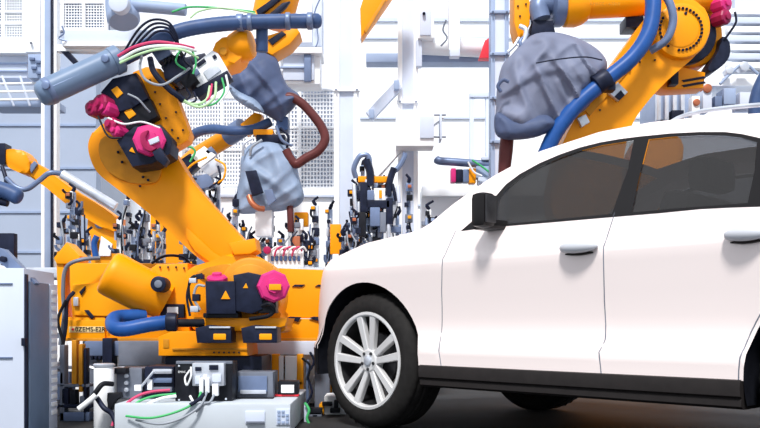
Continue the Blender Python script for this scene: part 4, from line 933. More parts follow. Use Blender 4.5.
# ------------------------------------------------------------ small robot far left
r5 = thing('welding_robot', 'small distant orange robot with grey tube at the far left', 'robot', Vector((pt(98, 0, 8.3).x, 8.35, 0)))
bm = B(); a = pt(88, 258, 8.2); b = pt(116, 258, 8.2); box(bm, (a.x - .1, 8.1, 0), (b.x + .05, 8.6, .6), .02); fin('base', bm, ORANGE, r5)
bm = B(); prism(bm, [(88, 205), (100, 208), (117, 216), (116, 330), (84, 330), (86, 250)], 8.2, .3, .02); c5 = fin('rotating_column', bm, ORANGE, r5)
bm = B(); drum(bm, 99, 224, 8.17, 4.5, .06, 16); fin('pivot_cap', bm, STEEL, c5)
bm = B(); prism(bm, [(101, 236), (112, 244), (110, 256), (98, 256)], 8.17, .04, .004); fin('cover_plate', bm, WHITE, c5)
bm = B(); sweep(bm, spline([pt(97, 236, 8.15), pt(94, 244, 8.15), pt(96, 258, 8.15)], 4), px(3, 8.15), 10); fin('hose', bm, BLUE, c5)
bm = B(); prism(bm, smoothpoly([(28, 161), (36, 163), (52, 174), (74, 190), (96, 203), (116, 218), (114, 232), (92, 222), (66, 204), (44, 186), (27, 174)], 3), 8.15, .22, .03); u5 = fin('upper_arm', bm, ORANGE, r5)
bm = B(); prism(bm, [(29, 166), (34, 161), (37, 164), (31, 173)], 8.12, .05, .004); fin('ring', bm, STEEL, u5)
bm = B(); prism(bm, smoothpoly([(2, 152), (10, 149), (22, 150), (28, 158), (30, 168), (24, 174), (8, 167), (1, 160)], 3), 8.1, .24, .04); fin('wrist', bm, ORANGE, r5)
bm = B(); bpx(bm, -2, 143, 5, 164, 8.08, .15); fin('tool', bm, NAVY, r5)
bm = B(); rpx(bm, (62, 174, 8.0), (116, 207, 8.05), 4.8, 16); fin('hose_housing', bm, ALU, r5)
bm = B(); hose(bm, [(6, 178, 7.95), (16, 187, 7.95), (27, 189, 7.95), (40, 180, 7.95), (50, 173, 7.95), (64, 174, 8.0)], 2.6, 10); fin('supply_hose', bm, STEEL, r5)
bm = B(); hose(bm, [(2, 166, 8.0), (6, 180, 7.95), (4, 190, 7.95)], 2, 10); fin('cable', bm, NAVY, r5)
bm = B(); prism(bm, [(56, 252), (66, 244), (80, 254), (84, 330), (56, 330)], 8.4, .2, .02); fin('rear_counterweight', bm, ORANGE, r5)

# orange arm crossing the top, and the far gun by the bonnet
t = thing('overhead_robot', 'orange robot arm slanting in from the top edge between the white columns', 'robot', pt(368, 38, 8.4))
bm = B(); prism(bm, [(361, 38), (360, 8), (372, -30), (408, -30), (386, 2)], 8.3, .2, .02); fin('arm', bm, ORANGE, t)
bm = B(); prism(bm, [(364, 30), (384, -2), (386, 0), (366, 33)], 8.27, .05, .003); fin('edge_rib', bm, ORANGE_D, t)
t = thing('distant_weld_gun', 'small distant weld gun with pink and yellow motors above the bonnet', 'weld gun', pt(465, 184, 8.9))
bm = B(); a = pt(484, 184, 8.85); box(bm, (a.x - .04, 8.85, 0), (a.x + .04, 8.93, a.z + .05), .004); fin('support_post', bm, WHITE, t)
bm = B(); sweep(bm, spline([pt(436, 159, 8.9), pt(440, 161, 8.88), pt(455, 162, 8.86), pt(492, 165, 8.86)], 4), [px(2, 9)] + [px(4, 9)] * 12, 14); fin('hose_housing', bm, STEEL, t)
for x0, y0, x1, y1, m, n in ((451, 168, 456, 182, PINK, 'motor_cap'), (456, 169, 463, 182, NAVY, 'motor'), (463, 169, 469, 182, STEEL, 'motor'), (469, 168, 476, 183, ORANGE, 'wrist'), (476, 166, 494, 178, PALE, 'gun_body'), (478, 176, 492, 184, OFFW, 'gun_mount'), (482, 156, 498, 160, OFFW, 'bracket')):
    bm = B(); bpx(bm, x0, y0, x1, y1, 8.8, .12, .01); fin(n, bm, m, t)
for P, m in (([(468, 162, 8.75), (474, 172, 8.75), (482, 176, 8.75)], WCABLE), ([(472, 160, 8.75), (484, 168, 8.75), (494, 176, 8.75)], GREEN)):
    bm = B(); hose(bm, P, 1, 8); fin('cable', bm, m, t)
# ------------------------------------------------------------ fixture table and clamp stands
TZ = 1.0
t = thing('fixture_table', 'long pale steel table carrying the clamp stands behind the orange frame', 'table', Vector((-1.2, 7.1, 0)))
bm = B(); box(bm, (-2.95, 6.55, TZ - .08), (.42, 7.7, TZ), .01); fin('table_top', bm, ALU, t)
for x in (-2.85, -1.2, .32):
    for y in (6.65, 7.6):
        bm = B(); box(bm, (x - .05, y - .05, 0), (x + .05, y + .05, TZ - .08), .005); fin('leg', bm, OFFW, t)
bm = B(); box(bm, (-2.95, 6.53, TZ - .5), (.42, 6.56, TZ - .1), .005); fin('apron', bm, WHITE, t)
def stand(label, x, d, ytop, w, seed, accent=ORANGE, posts=2, cat='clamp', name='clamp_stand'):
    rnd = random.Random(seed); q = pt(x, 300, d); t = thing(name, label, cat, Vector((q.x, d, TZ)))
    s = px(1, d); ht = pt(x, ytop, d).z - TZ; hw = w * s / 2
    bm = B(); box(bm, (q.x - hw * .9, d - .07, TZ), (q.x + hw * .9, d + .07, TZ + .025), .004); fin('base_plate', bm, ALU, t)
    xs = [q.x] if posts == 1 else [q.x - hw * .62 + 1.24 * hw * i / (posts - 1) for i in range(posts)]
    for i, xx in enumerate(xs):
        h = ht * (.95 if i == seed % posts else rnd.uniform(.5, .8)); pw = s * rnd.uniform(1.6, 2.8)
        bm = B(); box(bm, (xx - pw, d - pw, TZ + .02), (xx + pw, d + pw, TZ + h), .004); fin('post', bm, rnd.choice((OFFW, PALE, ALU, STEEL, WHITE)), t)
        n = max(3, int(h / .085))
        for k in range(n):
            z = TZ + h * (k + rnd.uniform(.4, .9)) / n; sz = s * rnd.uniform(2.0, 4.2); dx = rnd.uniform(-1, 1) * s * 3
            bm = B(); box(bm, (xx + dx - sz, d - pw - .06, z - sz * rnd.uniform(.5, 1.3)), (xx + dx + sz * .8, d - pw + .01, z + sz * .8), .004)
            fin('clamp_body', bm, rnd.choice((NAVY, NAVY, STEEL, BLACK, GREYP)), t)
            if rnd.random() < .35:
                a = Vector((xx + dx, d - pw - .05, z)); dr = rnd.choice((-1, 1))
                bm = B(); sweep(bm, spline([a, a + Vector((dr * s * 4, -.02, s * 3)), a + Vector((dr * s * rnd.uniform(3, 5), -.03, s * rnd.uniform(5, 9)))], 4), s * rnd.uniform(1.0, 1.8), 8); fin('clamp_arm', bm, rnd.choice((NAVY, STEEL, BLACK)), t)
            if rnd.random() < .65:
                bm = B(); c = Vector((xx - dx * .8, d - pw - .03, z - s * 5)); rod(bm, c, c + Vector((0, 0, s * rnd.uniform(6, 11))), s * rnd.uniform(1.3, 2.2), 10); fin('air_cylinder', bm, rnd.choice((ALU, WHITE, PALE)), t)
            if rnd.random() < .3:
                bm = B(); c = Vector((xx + dx, d - pw - .075, z)); box(bm, c - Vector((s * 1.8, .01, s * 1.5)), c + Vector((s * 1.8, .01, s * 1.5)), .003); fin('sensor', bm, rnd.choice((accent, COPPER, YELLOW)), t)
        bm = B(); c = Vector((xx, d - pw * .5, TZ + h)); sweep(bm, spline([c, c + Vector((rnd.uniform(-3, 3) * s, -.01, 4 * s)), c + Vector((rnd.uniform(-5, 5) * s, -.02, 8 * s))], 4), [s * 1.9] * 5 + [s * 1.3] * 4, 8); fin('locating_pin', bm, NAVY, t)
    for k in range(2):
        bm = B(); a = Vector((q.x + rnd.uniform(-hw, hw), d - .09, TZ + ht * rnd.uniform(.5, .9)))
        sweep(bm, spline([a, a + Vector((s * rnd.uniform(-6, 6), -.02, -ht * .25)), Vector((q.x + rnd.uniform(-hw, hw), d - .06, TZ + .03))], 6), s * .8, 6); fin('air_hose', bm, rnd.choice((NAVY, GCABLE, GCABLE, STEEL, BLACK)), t)
    return t
stand('leftmost clamp stand, dark, in front of the small distant robot', 68, 7.0, 188, 16, 3, ORANGE, 2)
stand('pale clamp stand right of the small distant robot, beside its orange column', 124, 7.0, 196, 14, 5, COPPER, 2)
stand('clamp stand half hidden by the left edge of the slanting lower arm', 140, 6.85, 200, 18, 8, COPPER, 3)
stand('clamp stand right below the white tool changer, above the lower arm edge', 213, 7.2, 180, 16, 11, YELLOW, 2)
stand('tall clamp stand directly behind the lower arm, left of the white tool changer post', 190, 7.25, 170, 14, 12, YELLOW, 3)
stand('clamp stand with dark clamps immediately left of the pale covered gun', 231, 6.9, 196, 14, 14, ORANGE, 3)
stand('wide clamp stand under the pale covered gun', 262, 7.2, 222, 26, 17, COPPER, 3)
stand('clamp stand right below the brown electrode arm of the pale covered gun', 288, 7.05, 226, 18, 19, RED, 2)
stand('slim clamp stand with dark pin left of the orange upright plate', 316, 6.9, 202, 12, 23, ORANGE, 1)
stand('slim clamp stand with a thin pin just behind the orange upright plate', 330, 7.15, 206, 10, 26, ORANGE, 1)
stand('clamp stand at the left end of the tall dark fixture', 349, 7.25, 184, 16, 31, COPPER, 2)
t = thing('tool_changer', 'white tool changer with yellow and green cables above the lower arm', 'tool', Vector((pt(203, 0, 6.96).x, 6.96, TZ)))
bm = B(); a = pt(201, 187, 6.98); box(bm, (a.x - .03, 6.96, TZ), (a.x + .03, 7.02, a.z), .004); fin('post', bm, STEEL, t)
for p, m in (([(188, 157), (204, 146), (216, 155), (200, 168)], WHITE), ([(200, 168), (216, 157), (223, 168), (209, 177)], ALU), ([(181, 159), (190, 153), (200, 164), (190, 173)], NAVY), ([(204, 151), (211, 146), (215, 151), (208, 155)], STEEL), ([(190, 177), (209, 173), (214, 186), (195, 190)], STEEL)):
    bm = B(); prism(bm, p, 6.88, .12, .008); fin('block', bm, m, t)
for P, m in (([(177, 151, 6.85), (186, 146, 6.82), (195, 151, 6.84), (190, 162, 6.85)], GREEN), ([(184, 173, 6.85), (193, 164, 6.82), (207, 157, 6.84)], YELLOW), ([(215, 159, 6.85), (225, 166, 6.83), (223, 179, 6.83), (214, 184, 6.85)], YELLOW), ([(179, 157, 6.85), (174, 166, 6.83), (184, 177, 6.83), (197, 179, 6.85)], NAVY), ([(193, 146, 6.86), (184, 142, 6.84), (174, 148, 6.84)], WCABLE), ([(218, 166, 6.86), (220, 179, 6.84), (209, 188, 6.84)], NAVY)):
    bm = B(); hose(bm, P, 1.1, 8); fin('cable', bm, m, t)
t2 = stand('tall dark clamp fixture with an orange crossbar above the bonnet', 372, 7.0, 160, 30, 36, ORANGE, 4)
bm = B(); bpx(bm, 358, 176, 391, 182, 6.86, .06, .006); fin('crossbar', bm, ORANGE, t2, None, 'orange crossbar')
bm = B(); bpx(bm, 374, 188, 386, 202, 6.85, .06, .006); fin('sensor_box', bm, WHITE, t2)
bm = B(); bpx(bm, 379, 190, 382, 198, 6.84, .02, .003); fin('marker', bm, ORANGE, t2)
for P, r in (([(356, 178, 6.88), (354, 168, 6.86), (360, 156, 6.86), (368, 156, 6.86), (370, 166, 6.86)], 2.6), ([(392, 172, 6.86), (398, 168, 6.86), (404, 158, 6.86), (405, 153, 6.86)], 2.6), ([(370, 186, 6.84), (370, 172, 6.84), (366, 160, 6.84)], 4), ([(388, 196, 6.84), (390, 180, 6.84), (394, 168, 6.84)], 3.4)):
    bm = B(); hose(bm, P, r, 8); fin('clamp_arm', bm, STEEL if r < 3 else NAVY, t2)
for x0, y0, x1, y1, m in ((360, 182, 368, 212, NAVY), (366, 200, 390, 208, NAVY), (370, 206, 380, 226, STEEL), (386, 198, 393, 224, NAVY), (358, 212, 366, 236, BLACK), (380, 212, 386, 232, GREYP), (366, 190, 374, 200, STEEL)):
    bm = B(); bpx(bm, x0, y0, x1, y1, 6.82, .08, .006); fin('clamp_body', bm, m, t2)
rnd = random.Random(99)
for i in range(46):
    x = rnd.gauss(374, 13); y = rnd.uniform(178, 250)
    if not 350 < x < 398: continue
    w_, h_ = rnd.uniform(2, 6), rnd.uniform(3, 9)
    bm = B(); bpx(bm, x - w_, y - h_ / 2, x + w_, y + h_ / 2, 6.86 + rnd.uniform(0, .12), .07, .006); fin('clamp_body', bm, rnd.choice((NAVY, NAVY, STEEL, STEEL, GREYP, BLACK, PALE, OFFW)), t2)
for i in range(9):
    x = rnd.uniform(352, 398); y = rnd.uniform(178, 215)
    bm = B(); rpx(bm, (x, y, 6.84), (x + rnd.uniform(-5, 5), y + rnd.uniform(14, 32), 6.84), rnd.uniform(1.2, 2.6), 10); fin('air_cylinder', bm, rnd.choice((ALU, STEEL, NAVY, OFFW)), t2)
stand('pale clamp stand right of the tall dark fixture, behind the bonnet', 403, 7.35, 178, 18, 41, PALE, 2)
t = stand('small clamp with two prongs standing alone behind the bonnet, right of the white column', 434, 7.3, 206, 16, 44, PALE, 2)
t['label'] = 'small two-pronged grey clamp alone right of the white column above the bonnet'
bm = B(); box(bm, (.43, 7.22, 0), (.50, 7.38, TZ - .001), .01); tag(fin('pedestal_block', bm, WHITE), 'slim white pedestal under the lone clamp behind the bonnet', 'pedestal')
t = thing('upright_plate', 'orange upright plate among the clamp stands near the bonnet', 'plate', Vector((pt(335, 0, 6.8).x, 6.8, TZ)))
bm = B(); a = pt(330, 224, 6.8); b = pt(341, 254, 6.8); box(bm, (a.x, 6.8, b.z), (b.x, 6.87, a.z), .008); fin('plate', bm, ORANGE, t)
bm = B(); box(bm, (a.x + .02, 6.8, TZ), (b.x - .02, 6.86, b.z), .004); fin('foot', bm, WHITE, t)
t = thing('orange_bracket', 'small square orange bracket right of the pale covered gun', 'bracket', Vector((pt(301, 0, 7.3).x, 7.3, TZ)))
bm = B(); bpx(bm, 294, 212, 308, 226, 7.3, .1, .01); fin('block', bm, ORANGE, t)
bm = B(); a = pt(299, 226, 7.33); b = pt(303, 226, 7.33); box(bm, (a.x, 7.32, TZ), (b.x, 7.37, a.z), .003); fin('post', bm, PALE, t)
t = thing('valve_manifold', 'white valve block with a row of red and white striped hoses', 'valve block', Vector((pt(286, 0, 6.6).x, 6.62, TZ)))
bm = B(); a = pt(268, 262, 6.6); b = pt(304, 250, 6.6); box(bm, (a.x, 6.56, TZ), (b.x, 6.7, b.z), .008); fin('block', bm, WHITE, t)
for i in range(7):
    bm = B(); hose(bm, [(270 + i * 4.4, 256, 6.54), (272 + i * 4.4, 250, 6.52), (277 + i * 4.4, 247, 6.52), (280 + i * 4.4, 251, 6.54)], 1.0, 8); fin('hose', bm, RCABLE if i % 2 else WCABLE, t)
    bm = B(); bpx(bm, 271 + i * 4.4, 256, 273.4 + i * 4.4, 261, 6.54, .03, .003); fin('valve', bm, DKBLUE, t)
bm = B(); drum(bm, 267, 250, 6.5, 4, .08, 10); fin('gauge', bm, DPINK, t)
bm = B(); bpx(bm, 292, 236, 300, 254, 6.58, .06, .006); fin('copper_block', bm, COPPER, t)

stand('dense clamp stand directly above the pivot of the rotating column', 243, 7.5, 226, 20, 52, COPPER, 3)
stand('clamp stand with grey bodies between the white valve block and the orange plate', 306, 6.68, 222, 18, 57, ORANGE, 3)
stand('dark low clamp stand above the round pivot cap of the orange cylinder', 158, 6.7, 222, 18, 61, YELLOW, 3)
stand('grey clamp stand next to the leftmost one, before the small robot column', 84, 6.75, 206, 16, 66, ORANGE, 2)
stand('low clamp stand hugging the bonnet edge under the tall dark fixture', 350, 6.65, 214, 20, 71, COPPER, 3)
# ------------------------------------------------------------ cabinets behind, plinth and electronics
t = thing('low_cabinet', 'long low white cabinet row on the floor behind the orange frame', 'cabinet', Vector((-1.4, 6.3, 0)))
for i in range(5):
    x0 = -2.75 + i * .52; bm = B(); box(bm, (x0, 6.12, 0), (x0 + .515, 6.42, .46), .008); p_ = fin('cabinet_unit', bm, WHITE, t)
    bm = B(); box(bm, (x0 + .2, 6.10, .36), (x0 + .32, 6.12, .38), .004); fin('handle', bm, GREYP, p_)
pl = thing('robot_plinth', 'white plinth block with a recessed grip carrying the large robot', 'plinth', Vector((-1.1, 5.1, 0)))
bm = B(); box(bm, (-1.37, 4.42, 0), (-.46, 5.42, .155), .012); fin('body', bm, PLINTH, pl)
bm = B(); bpx(bm, 245, 411, 265, 424, 4.41, .04, .006); g = fin('grip_plate', bm, OFFW, pl)
bm = B(); bpx(bm, 246, 421.5, 264, 423.5, 4.395, .02, .003); fin('grip_lip', bm, GREYP, g)
bm = B(); bpx(bm, 276, 409, 290, 425, 4.412, .02, .002); lb = fin('data_label', bm, OFFW, pl, None, 'pale printed data label')
for i in range(4):
    for j in range(3):
        if (i * 3 + j) % 5 == 2: continue
        bm = B(); bpx(bm, 277.3 + j * 4.2, 410.5 + i * 3.6, 280.3 + j * 4.2, 412.8 + i * 3.6, 4.406, .01, .0005); fin('print', bm, PALE, lb)
cb = thing('control_box', 'black control box with silver connector module on the white plinth', 'control box', Vector((pt(204, 0, 4.6).x, 4.65, .155)))
bm = B(); a = pt(175, 362, 4.56); b = pt(232, 362, 4.56); box(bm, (a.x, 4.56, .155), (b.x, 4.74, a.z), .006); fin('housing', bm, BLACK, cb)
bm = B(); bpx(bm, 176, 361, 232, 364, 4.555, .03, .002); fin('edge_strip', bm, GREYP, cb)
bm = B(); bpx(bm, 192, 363, 224, 386, 4.50, .06, .006); md = fin('connector_module', bm, ALU, cb, None, 'silver connector module')
for x0, y0, x1, y1, m in ((195, 367, 201, 371, NAVY), (209, 365, 218, 370, NAVY), (203, 375, 207, 380, WHITE), (212, 374, 221, 382, OFFW), (195, 376, 200, 384, OFFW)):
    bm = B(); bpx(bm, x0, y0, x1, y1, 4.49, .02, .002); fin('socket', bm, m, md)
for x0, y0, x1, y1 in ((199, 378, 203, 393), (205, 378, 209, 393), (212, 384, 218, 396)):
    bm = B(); bpx(bm, x0, y0, x1, y1, 4.46, .03, .004); fin('plug', bm, WHITE, cb)
for xx, yy in ((179, 400), (226, 399), (179, 366)):
    bm = B(); rpx(bm, (xx, yy, 4.56), (xx, yy, 4.545), 1.1, 8); fin('screw', bm, ALU, cb)
text('lettering', 'EMAK - 2', px(3, 4.55), pt(178, 372, 4.557), UP, WCABLE, cb, .0006)
bm = B(); hose(bm, [(191, 367, 4.5), (191, 376, 4.48), (187, 385, 4.48), (185, 378, 4.5), (190, 370, 4.52)], 1.0, 8); fin('cable', bm, WCABLE, cb)
for P, m, w in (([(201, 392, 4.46), (196, 402, 4.42), (176, 412, 4.38), (150, 418, 4.36), (126, 416, 4.4)], GREEN, 1.2), ([(207, 392, 4.46), (200, 406, 4.40), (182, 418, 4.36), (160, 424, 4.34), (136, 420, 4.4)], GCABLE, 1.2), ([(214, 395, 4.46), (210, 402, 4.42), (204, 404, 4.42), (196, 412, 4.4)], GCABLE, 1.2), ([(176, 396, 4.5), (160, 399, 4.46), (145, 406, 4.44), (128, 420, 4.44)], WCABLE, 1.7), ([(176, 394, 4.52), (155, 396, 4.5), (138, 402, 4.48), (122, 416, 4.46)], GREEN, 1.2), ([(170, 390, 4.54), (150, 392, 4.52), (134, 398, 4.5), (118, 412, 4.48), (112, 426, 4.46)], RCABLE, 1.4), ([(190, 396, 4.44), (194, 402, 4.42), (200, 400, 4.43)], WCABLE, 1.3), ([(204, 394, 4.44), (198, 400, 4.42), (190, 405, 4.4)], NAVY, 2.0)):
    bm = B(); hose(bm, P, w, 8); fin('cable', bm, m, cb)
t = thing('grey_unit', 'grey slotted power unit right of the black control box', 'power unit', Vector((pt(253, 0, 4.8).x, 4.85, .155)))
bm = B(); a = pt(235, 372, 4.75); b = pt(273, 372, 4.75); box(bm, (a.x, 4.75, .155), (b.x, 4.98, a.z), .006); fin('housing', bm, GREYP, t)
bm = B(); bpx(bm, 238, 376, 267, 392, 4.735, .03, .003); fin('front_panel', bm, STEEL, t)
bm = B(); bpx(bm, 240, 390, 266, 394, 4.73, .03, .003); fin('paper_strip', bm, ALU, t)
bm = B(); a = pt(233, 398, 4.7); b = pt(273, 398, 4.7); box(bm, (a.x, 4.7, .155), (b.x, 4.76, a.z), .003); fin('foot', bm, BLACK, t)
t = thing('motor_unit', 'dark ribbed servo unit left of the black control box', 'motor', Vector((pt(160, 0, 4.7).x, 4.75, .155)))
bm = B(); a = pt(144, 366, 4.7); b = pt(174, 366, 4.7); box(bm, (a.x, 4.7, .155), (b.x, 4.95, a.z), .015); fin('housing', bm, NAVY, t)
for i in range(3):
    bm = B(); bpx(bm, 152, 369 + i * 9, 172, 374 + i * 9, 4.68, .05, .01); fin('rib', bm, (ALU, STEEL, GREYP)[i], t)
bm = B(); bpx(bm, 147, 380, 152, 390, 4.67, .05, .004); fin('connector', bm, WHITE, t)
bm = B(); rpx(bm, (140, 388, 4.66), (154, 371, 4.66), 1.3, 8); fin('tie_rod', bm, ALU, t)
bm = B(); bpx(bm, 134, 385, 141, 391, 4.64, .03, .004); fin('clip', bm, WHITE, t)
t = thing('grey_housing', 'grey valve housing with dark nozzle behind the white cylinder', 'housing', Vector((pt(130, 0, 4.7).x, 4.78, .155)))
bm = B(); a = pt(116, 368, 4.72); b = pt(142, 368, 4.72); box(bm, (a.x, 4.72, .155), (b.x, 4.95, a.z), .01); fin('body', bm, GREYP, t)
for i in range(3):
    bm = B(); drum(bm, 126, 376 + i * 7, 4.70, 2.2, .03, 12); fin('knob', bm, ALU, t)
bm = B(); bpx(bm, 112, 368, 126, 374, 4.66, .1, .008); fin('cap', bm, BLACK, t)
bm = B(); prism(bm, [(107, 393), (120, 393), (121, 398), (114, 400), (111, 411), (107, 410), (108, 400)], 4.52, .05, .006); fin('nozzle', bm, BLACK, t)
t = thing('white_tank', 'white cylindrical tank with steel lid standing left of the plinth', 'tank', Vector((pt(105, 0, 4.62).x, 4.62, 0)))
p = pt(104, 366, 4.62)
bm = B(); lathe(bm, (p.x, 4.62, 0), (0, 0, 1), [(0, .05), (.004, .053), (p.z - .01, .053), (p.z - .003, .048)], 24); fin('body', bm, WHITE, t)
bm = B(); lathe(bm, (p.x, 4.62, p.z - .002), (0, 0, 1), [(0, .057), (.01, .058), (.016, .05)], 24); fin('lid', bm, ALU, t)
for P, w, m in (([(113, 384, 4.52), (103, 384, 4.48), (96, 392, 4.46), (90, 400, 4.46)], 2.6, BLACK), ([(97, 398, 4.5), (104, 408, 4.46), (112, 414, 4.46), (118, 428, 4.44)], 2.6, NAVY), ([(96, 395, 4.45), (88, 402, 4.44), (79, 409, 4.44)], 3.0, WCABLE)):
    bm = B(); hose(bm, P, w, 10); fin('hose', bm, m, t)
# left of the plinth: tool stands on the floor
def pole_stand(name, label, cat, x, d, parts):
    q = pt(x, 0, d); t = thing(name, label, cat, Vector((q.x, d, 0)))
    for n, x0, y0, x1, y1, m, tt in parts:
        a = pt(x0, y1, d); b = pt(x1, y0, d); z0 = 0 if y1 >= 420 else a.z
        bm = B(); box(bm, (a.x, d - .01, max(0, z0)), (b.x, d + tt, b.z), .005); fin(n, bm, m, t)
    return t
pole_stand('tool_rack', 'dark tool rack with yellow strips left of the white tank', 'rack', 72, 5.0, [('upright', 60, 345, 65, 428, GREYP, .06), ('upright', 84, 348, 87, 428, NAVY, .05), ('yellow_strip', 72, 340, 77, 384, ORANGE_D, .05), ('yellow_strip', 79, 344, 83, 392, ORANGE_D, .05), ('shelf', 56, 404, 92, 408, NAVY, .12), ('shelf', 56, 384, 90, 387, GREYP, .1), ('tool', 62, 388, 69, 404, NAVY, .06), ('tool', 70, 390, 76, 404, BLACK, .06), ('tool', 56, 372, 64, 384, PALE, .06), ('tool', 80, 396, 86, 404, GREYP, .06), ('foot', 60, 412, 90, 428, STEEL, .1)])
pole_stand('floor_bracket', 'pale grey equipment stand directly beside the blue-grey cabinet side', 'stand', 62, 5.3, [('upright', 54, 362, 58, 428, ALU, .06), ('box', 56, 372, 70, 400, STEEL, .1), ('arm', 54, 366, 76, 369, GREYP, .05)])
# right of the plinth: orange posts and fittings in front of the bumper
pole_stand('guide_frame', 'orange two-post guide frame with a white panel between plinth and car', 'frame', 288, 5.5, [('post', 272, 354, 279, 428, YELLOW, .06), ('post', 297, 354, 303, 428, YELLOW, .06), ('post', 262, 356, 268, 428, YELLOW, .06), ('post', 283, 356, 286, 428, ORANGE_D, .02), ('panel', 279, 356, 297, 386, WHITE, .03), ('crossbar', 272, 381, 303, 385, ORANGE_D, .05)])
pole_stand('relay_box', 'black relay box with a white face on a red bar', 'box', 288, 4.84, [('housing', 278, 381, 298, 394.4, BLACK, .1), ('red_bar', 273, 394.4, 299, 396.4, RED, .06)])
t = bpy.data.objects['relay_box']; pass; bm = B(); bpx(bm, 281, 385, 294, 393, 4.815, .03, .003); fin('face', bm, WHITE, t)
pole_stand('dark_clamp', 'black bent clamp on the floor between the plinth and the front tyre', 'clamp', 312, 5.25, [('base', 302, 412, 322, 428, GREYP, .1), ('upright', 306, 360, 309, 428, STEEL, .04), ('jaw', 308, 408, 322, 415, BLACK, .06), ('jaw', 302, 402, 309, 420, BLACK, .06), ('body', 312, 414, 318, 424, NAVY, .06)])
t = bpy.data.objects['dark_clamp']
for P, m in (([(310, 352, 5.2), (314, 362, 5.2), (308, 376, 5.2), (312, 392, 5.2), (306, 404, 5.2)], NAVY), ([(302, 358, 5.2), (310, 366, 5.2), (307, 380, 5.2)], BLACK)):
    bm = B(); hose(bm, P, 1.2, 8); fin('cable', bm, m, t)
pole_stand('far_fixture', 'yellow and white fixture low on the floor seen past the front tyre', 'fixture', 330, 5.97, [('body', 312, 376, 328, 402, WHITE, .15), ('post', 318, 352, 322, 390, YELLOW, .06), ('post', 328, 366, 332, 402, YELLOW, .06), ('body', 332, 376, 350, 402, OFFW, .15)])
t = thing('floor_fitting', 'low white floor fitting with black clamps under the front bumper', 'fitting', Vector((pt(333, 0, 5.35).x, 5.4, 0)))
bm = B(); a = pt(324, 396, 5.35); b = pt(346, 396, 5.35); box(bm, (a.x, 5.35, 0), (b.x, 5.6, a.z), .01); fin('block', bm, WHITE, t)
bm = B(); a = pt(319, 404, 5.33); b = pt(324, 404, 5.33); box(bm, (a.x, 5.33, 0), (b.x, 5.5, a.z), .006); fin('end_block', bm, YELLOW, t)
for x0, y0, x1, y1 in ((322, 402, 332, 406), (330, 408, 340, 413), (334, 400, 338, 408)):
    bm = B(); bpx(bm, x0, y0, x1, y1, 5.31, .05, .005); fin('clamp', bm, BLACK, t)
t = pole_stand('green_hose_post', 'slim pale post with a green hose at the right end of the plinth', 'post', 306, 4.95, [('post', 304, 404, 307.5, 428, OFFW, .04)])
bm = B(); hose(bm, [(305, 403, 4.92), (309, 410, 4.9), (307, 418, 4.9), (309, 424, 4.9)], 1.4, 8); fin('hose', bm, GREEN, t)

# ------------------------------------------------------------ control cabinet in the left foreground
cc = thing('control_cabinet', 'tall pale control cabinet at the left edge with blue-grey side', 'cabinet', Vector((pt(15, 0, 4.3).x, 4.4, 0)))
def cbx(n, x0, x1, y0, d, t_, m, par=cc, bev=.006):
    a = pt(x0, y0, d); b = pt(x1, y0, d); bm = B(); box(bm, (a.x, d, 0), (b.x, d + t_, a.z), bev); return fin(n, bm, m, par)
cd = cbx('door', -60, 24, 268, 4.28, .40, OFFW)
def side_plate(n, d0, d1, y0, m, out, par=cc):
    a = pt(25, y0, 4.28); bm = B(); box(bm, (a.x - .01, d0, 0), (a.x + out, d1, a.z), .005); return fin(n, bm, m, par)
side_plate('door_gap', 4.285, 4.31, 274, NAVY, .006)
cs = side_plate('side_panel', 4.312, 4.565, 281, TUBE, .012)
side_plate('corner_strip', 4.567, 4.675, 281, OFFW, .014)
for i in range(16):
    bm = B(); a = pt(25, 290 + i * 8.6, 4.28); box(bm, (a.x + .013, 4.585, a.z - .012), (a.x + .02, 4.66, a.z + .012), .003); fin('vent_rib', bm, WHITE, cs)
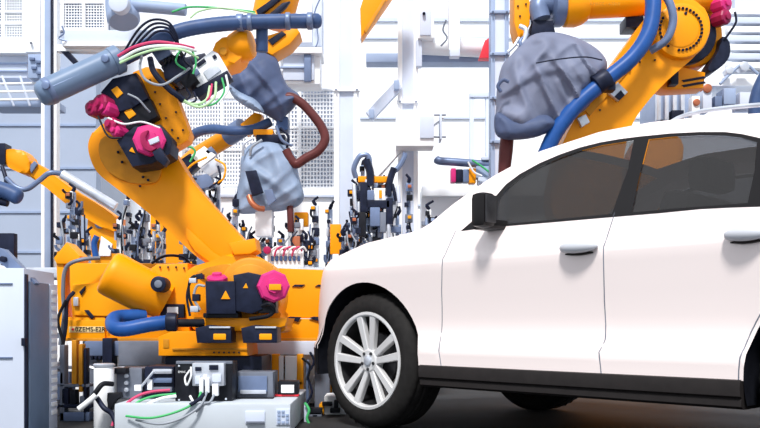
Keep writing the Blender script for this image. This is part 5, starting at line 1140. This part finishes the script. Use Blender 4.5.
bm = B(); bpx(bm, -10, 357, 12, 358.6, 4.272, .02, .001); fin('seam', bm, STEEL, cd)
bm = B(); bpx(bm, -10, 283, 12, 284.4, 4.272, .02, .001); fin('seam', bm, STEEL, cd)
bm = B(); bpx(bm, 21, 338, 25, 346, 4.26, .03, .003); fin('lock', bm, NAVY, cd)
bm = B(); prism(bm, [(-20, 262), (6, 266), (36, 287), (26, 290), (-20, 284)], 4.5, .2, .015); fin('top_cover', bm, OFFW, cc)
bm = B(); prism(bm, [(-4, 247), (4, 249), (20, 266), (36, 283), (31, 287), (16, 276), (-4, 260)], 4.36, .06, .008); ha = fin('support_arm', bm, STEEL, cc)
bm = B(); drum(bm, 2, 259, 4.33, 3, .04, 14); fin('arm_pivot', bm, NAVY, ha)
mo_ = thing('monitor', 'black monitor back on top of the control cabinet at the left edge', 'monitor', pt(4, 262, 4.7))
bm = B(); bpx(bm, -20, 233, 14, 262, 4.7, .05, .006); fin('screen', bm, NAVY, mo_)
bm = B(); bpx(bm, 1, 261, 6, 270, 4.72, .04, .004); fin('stand', bm, BLACK, mo_)
t = thing('hose_end', 'dark blue rounded hose end poking in at the left edge', 'hose', pt(5, 206, 4.75))
bm = B(); sweep(bm, spline([pt(-30, 182, 4.75), pt(-8, 187, 4.75), (pt(8, 192, 4.75)), pt(18, 197, 4.75), pt(22, 199, 4.75)], 4), [px(8, 4.75)] * 13 + [px(7, 4.75), px(6, 4.75), px(4, 4.75), px(1.5, 4.75)], 16); fin('hose', bm, DKBLUE, t)
bm = B(); rpx(bm, (-16, 198, 4.76), (8, 203, 4.76), 4, 12); fin('lower_hose', bm, NAVY, t)

for o in list(col.objects):
    if o.parent is None and 'label' in o.keys():
        b_ = o.name.split('.')[0]
        g_ = {'clamp_stand': 'clamp stands on the fixture table', 'welding_robot': 'orange welding robots', 'covered_weld_gun': 'cloth-covered weld guns', 'mesh_fence': 'white mesh fence panels', 'steel_column': 'steel columns', 'diagonal_brace': 'white diagonal braces'}.get(b_)
        if g_: o['group'] = g_
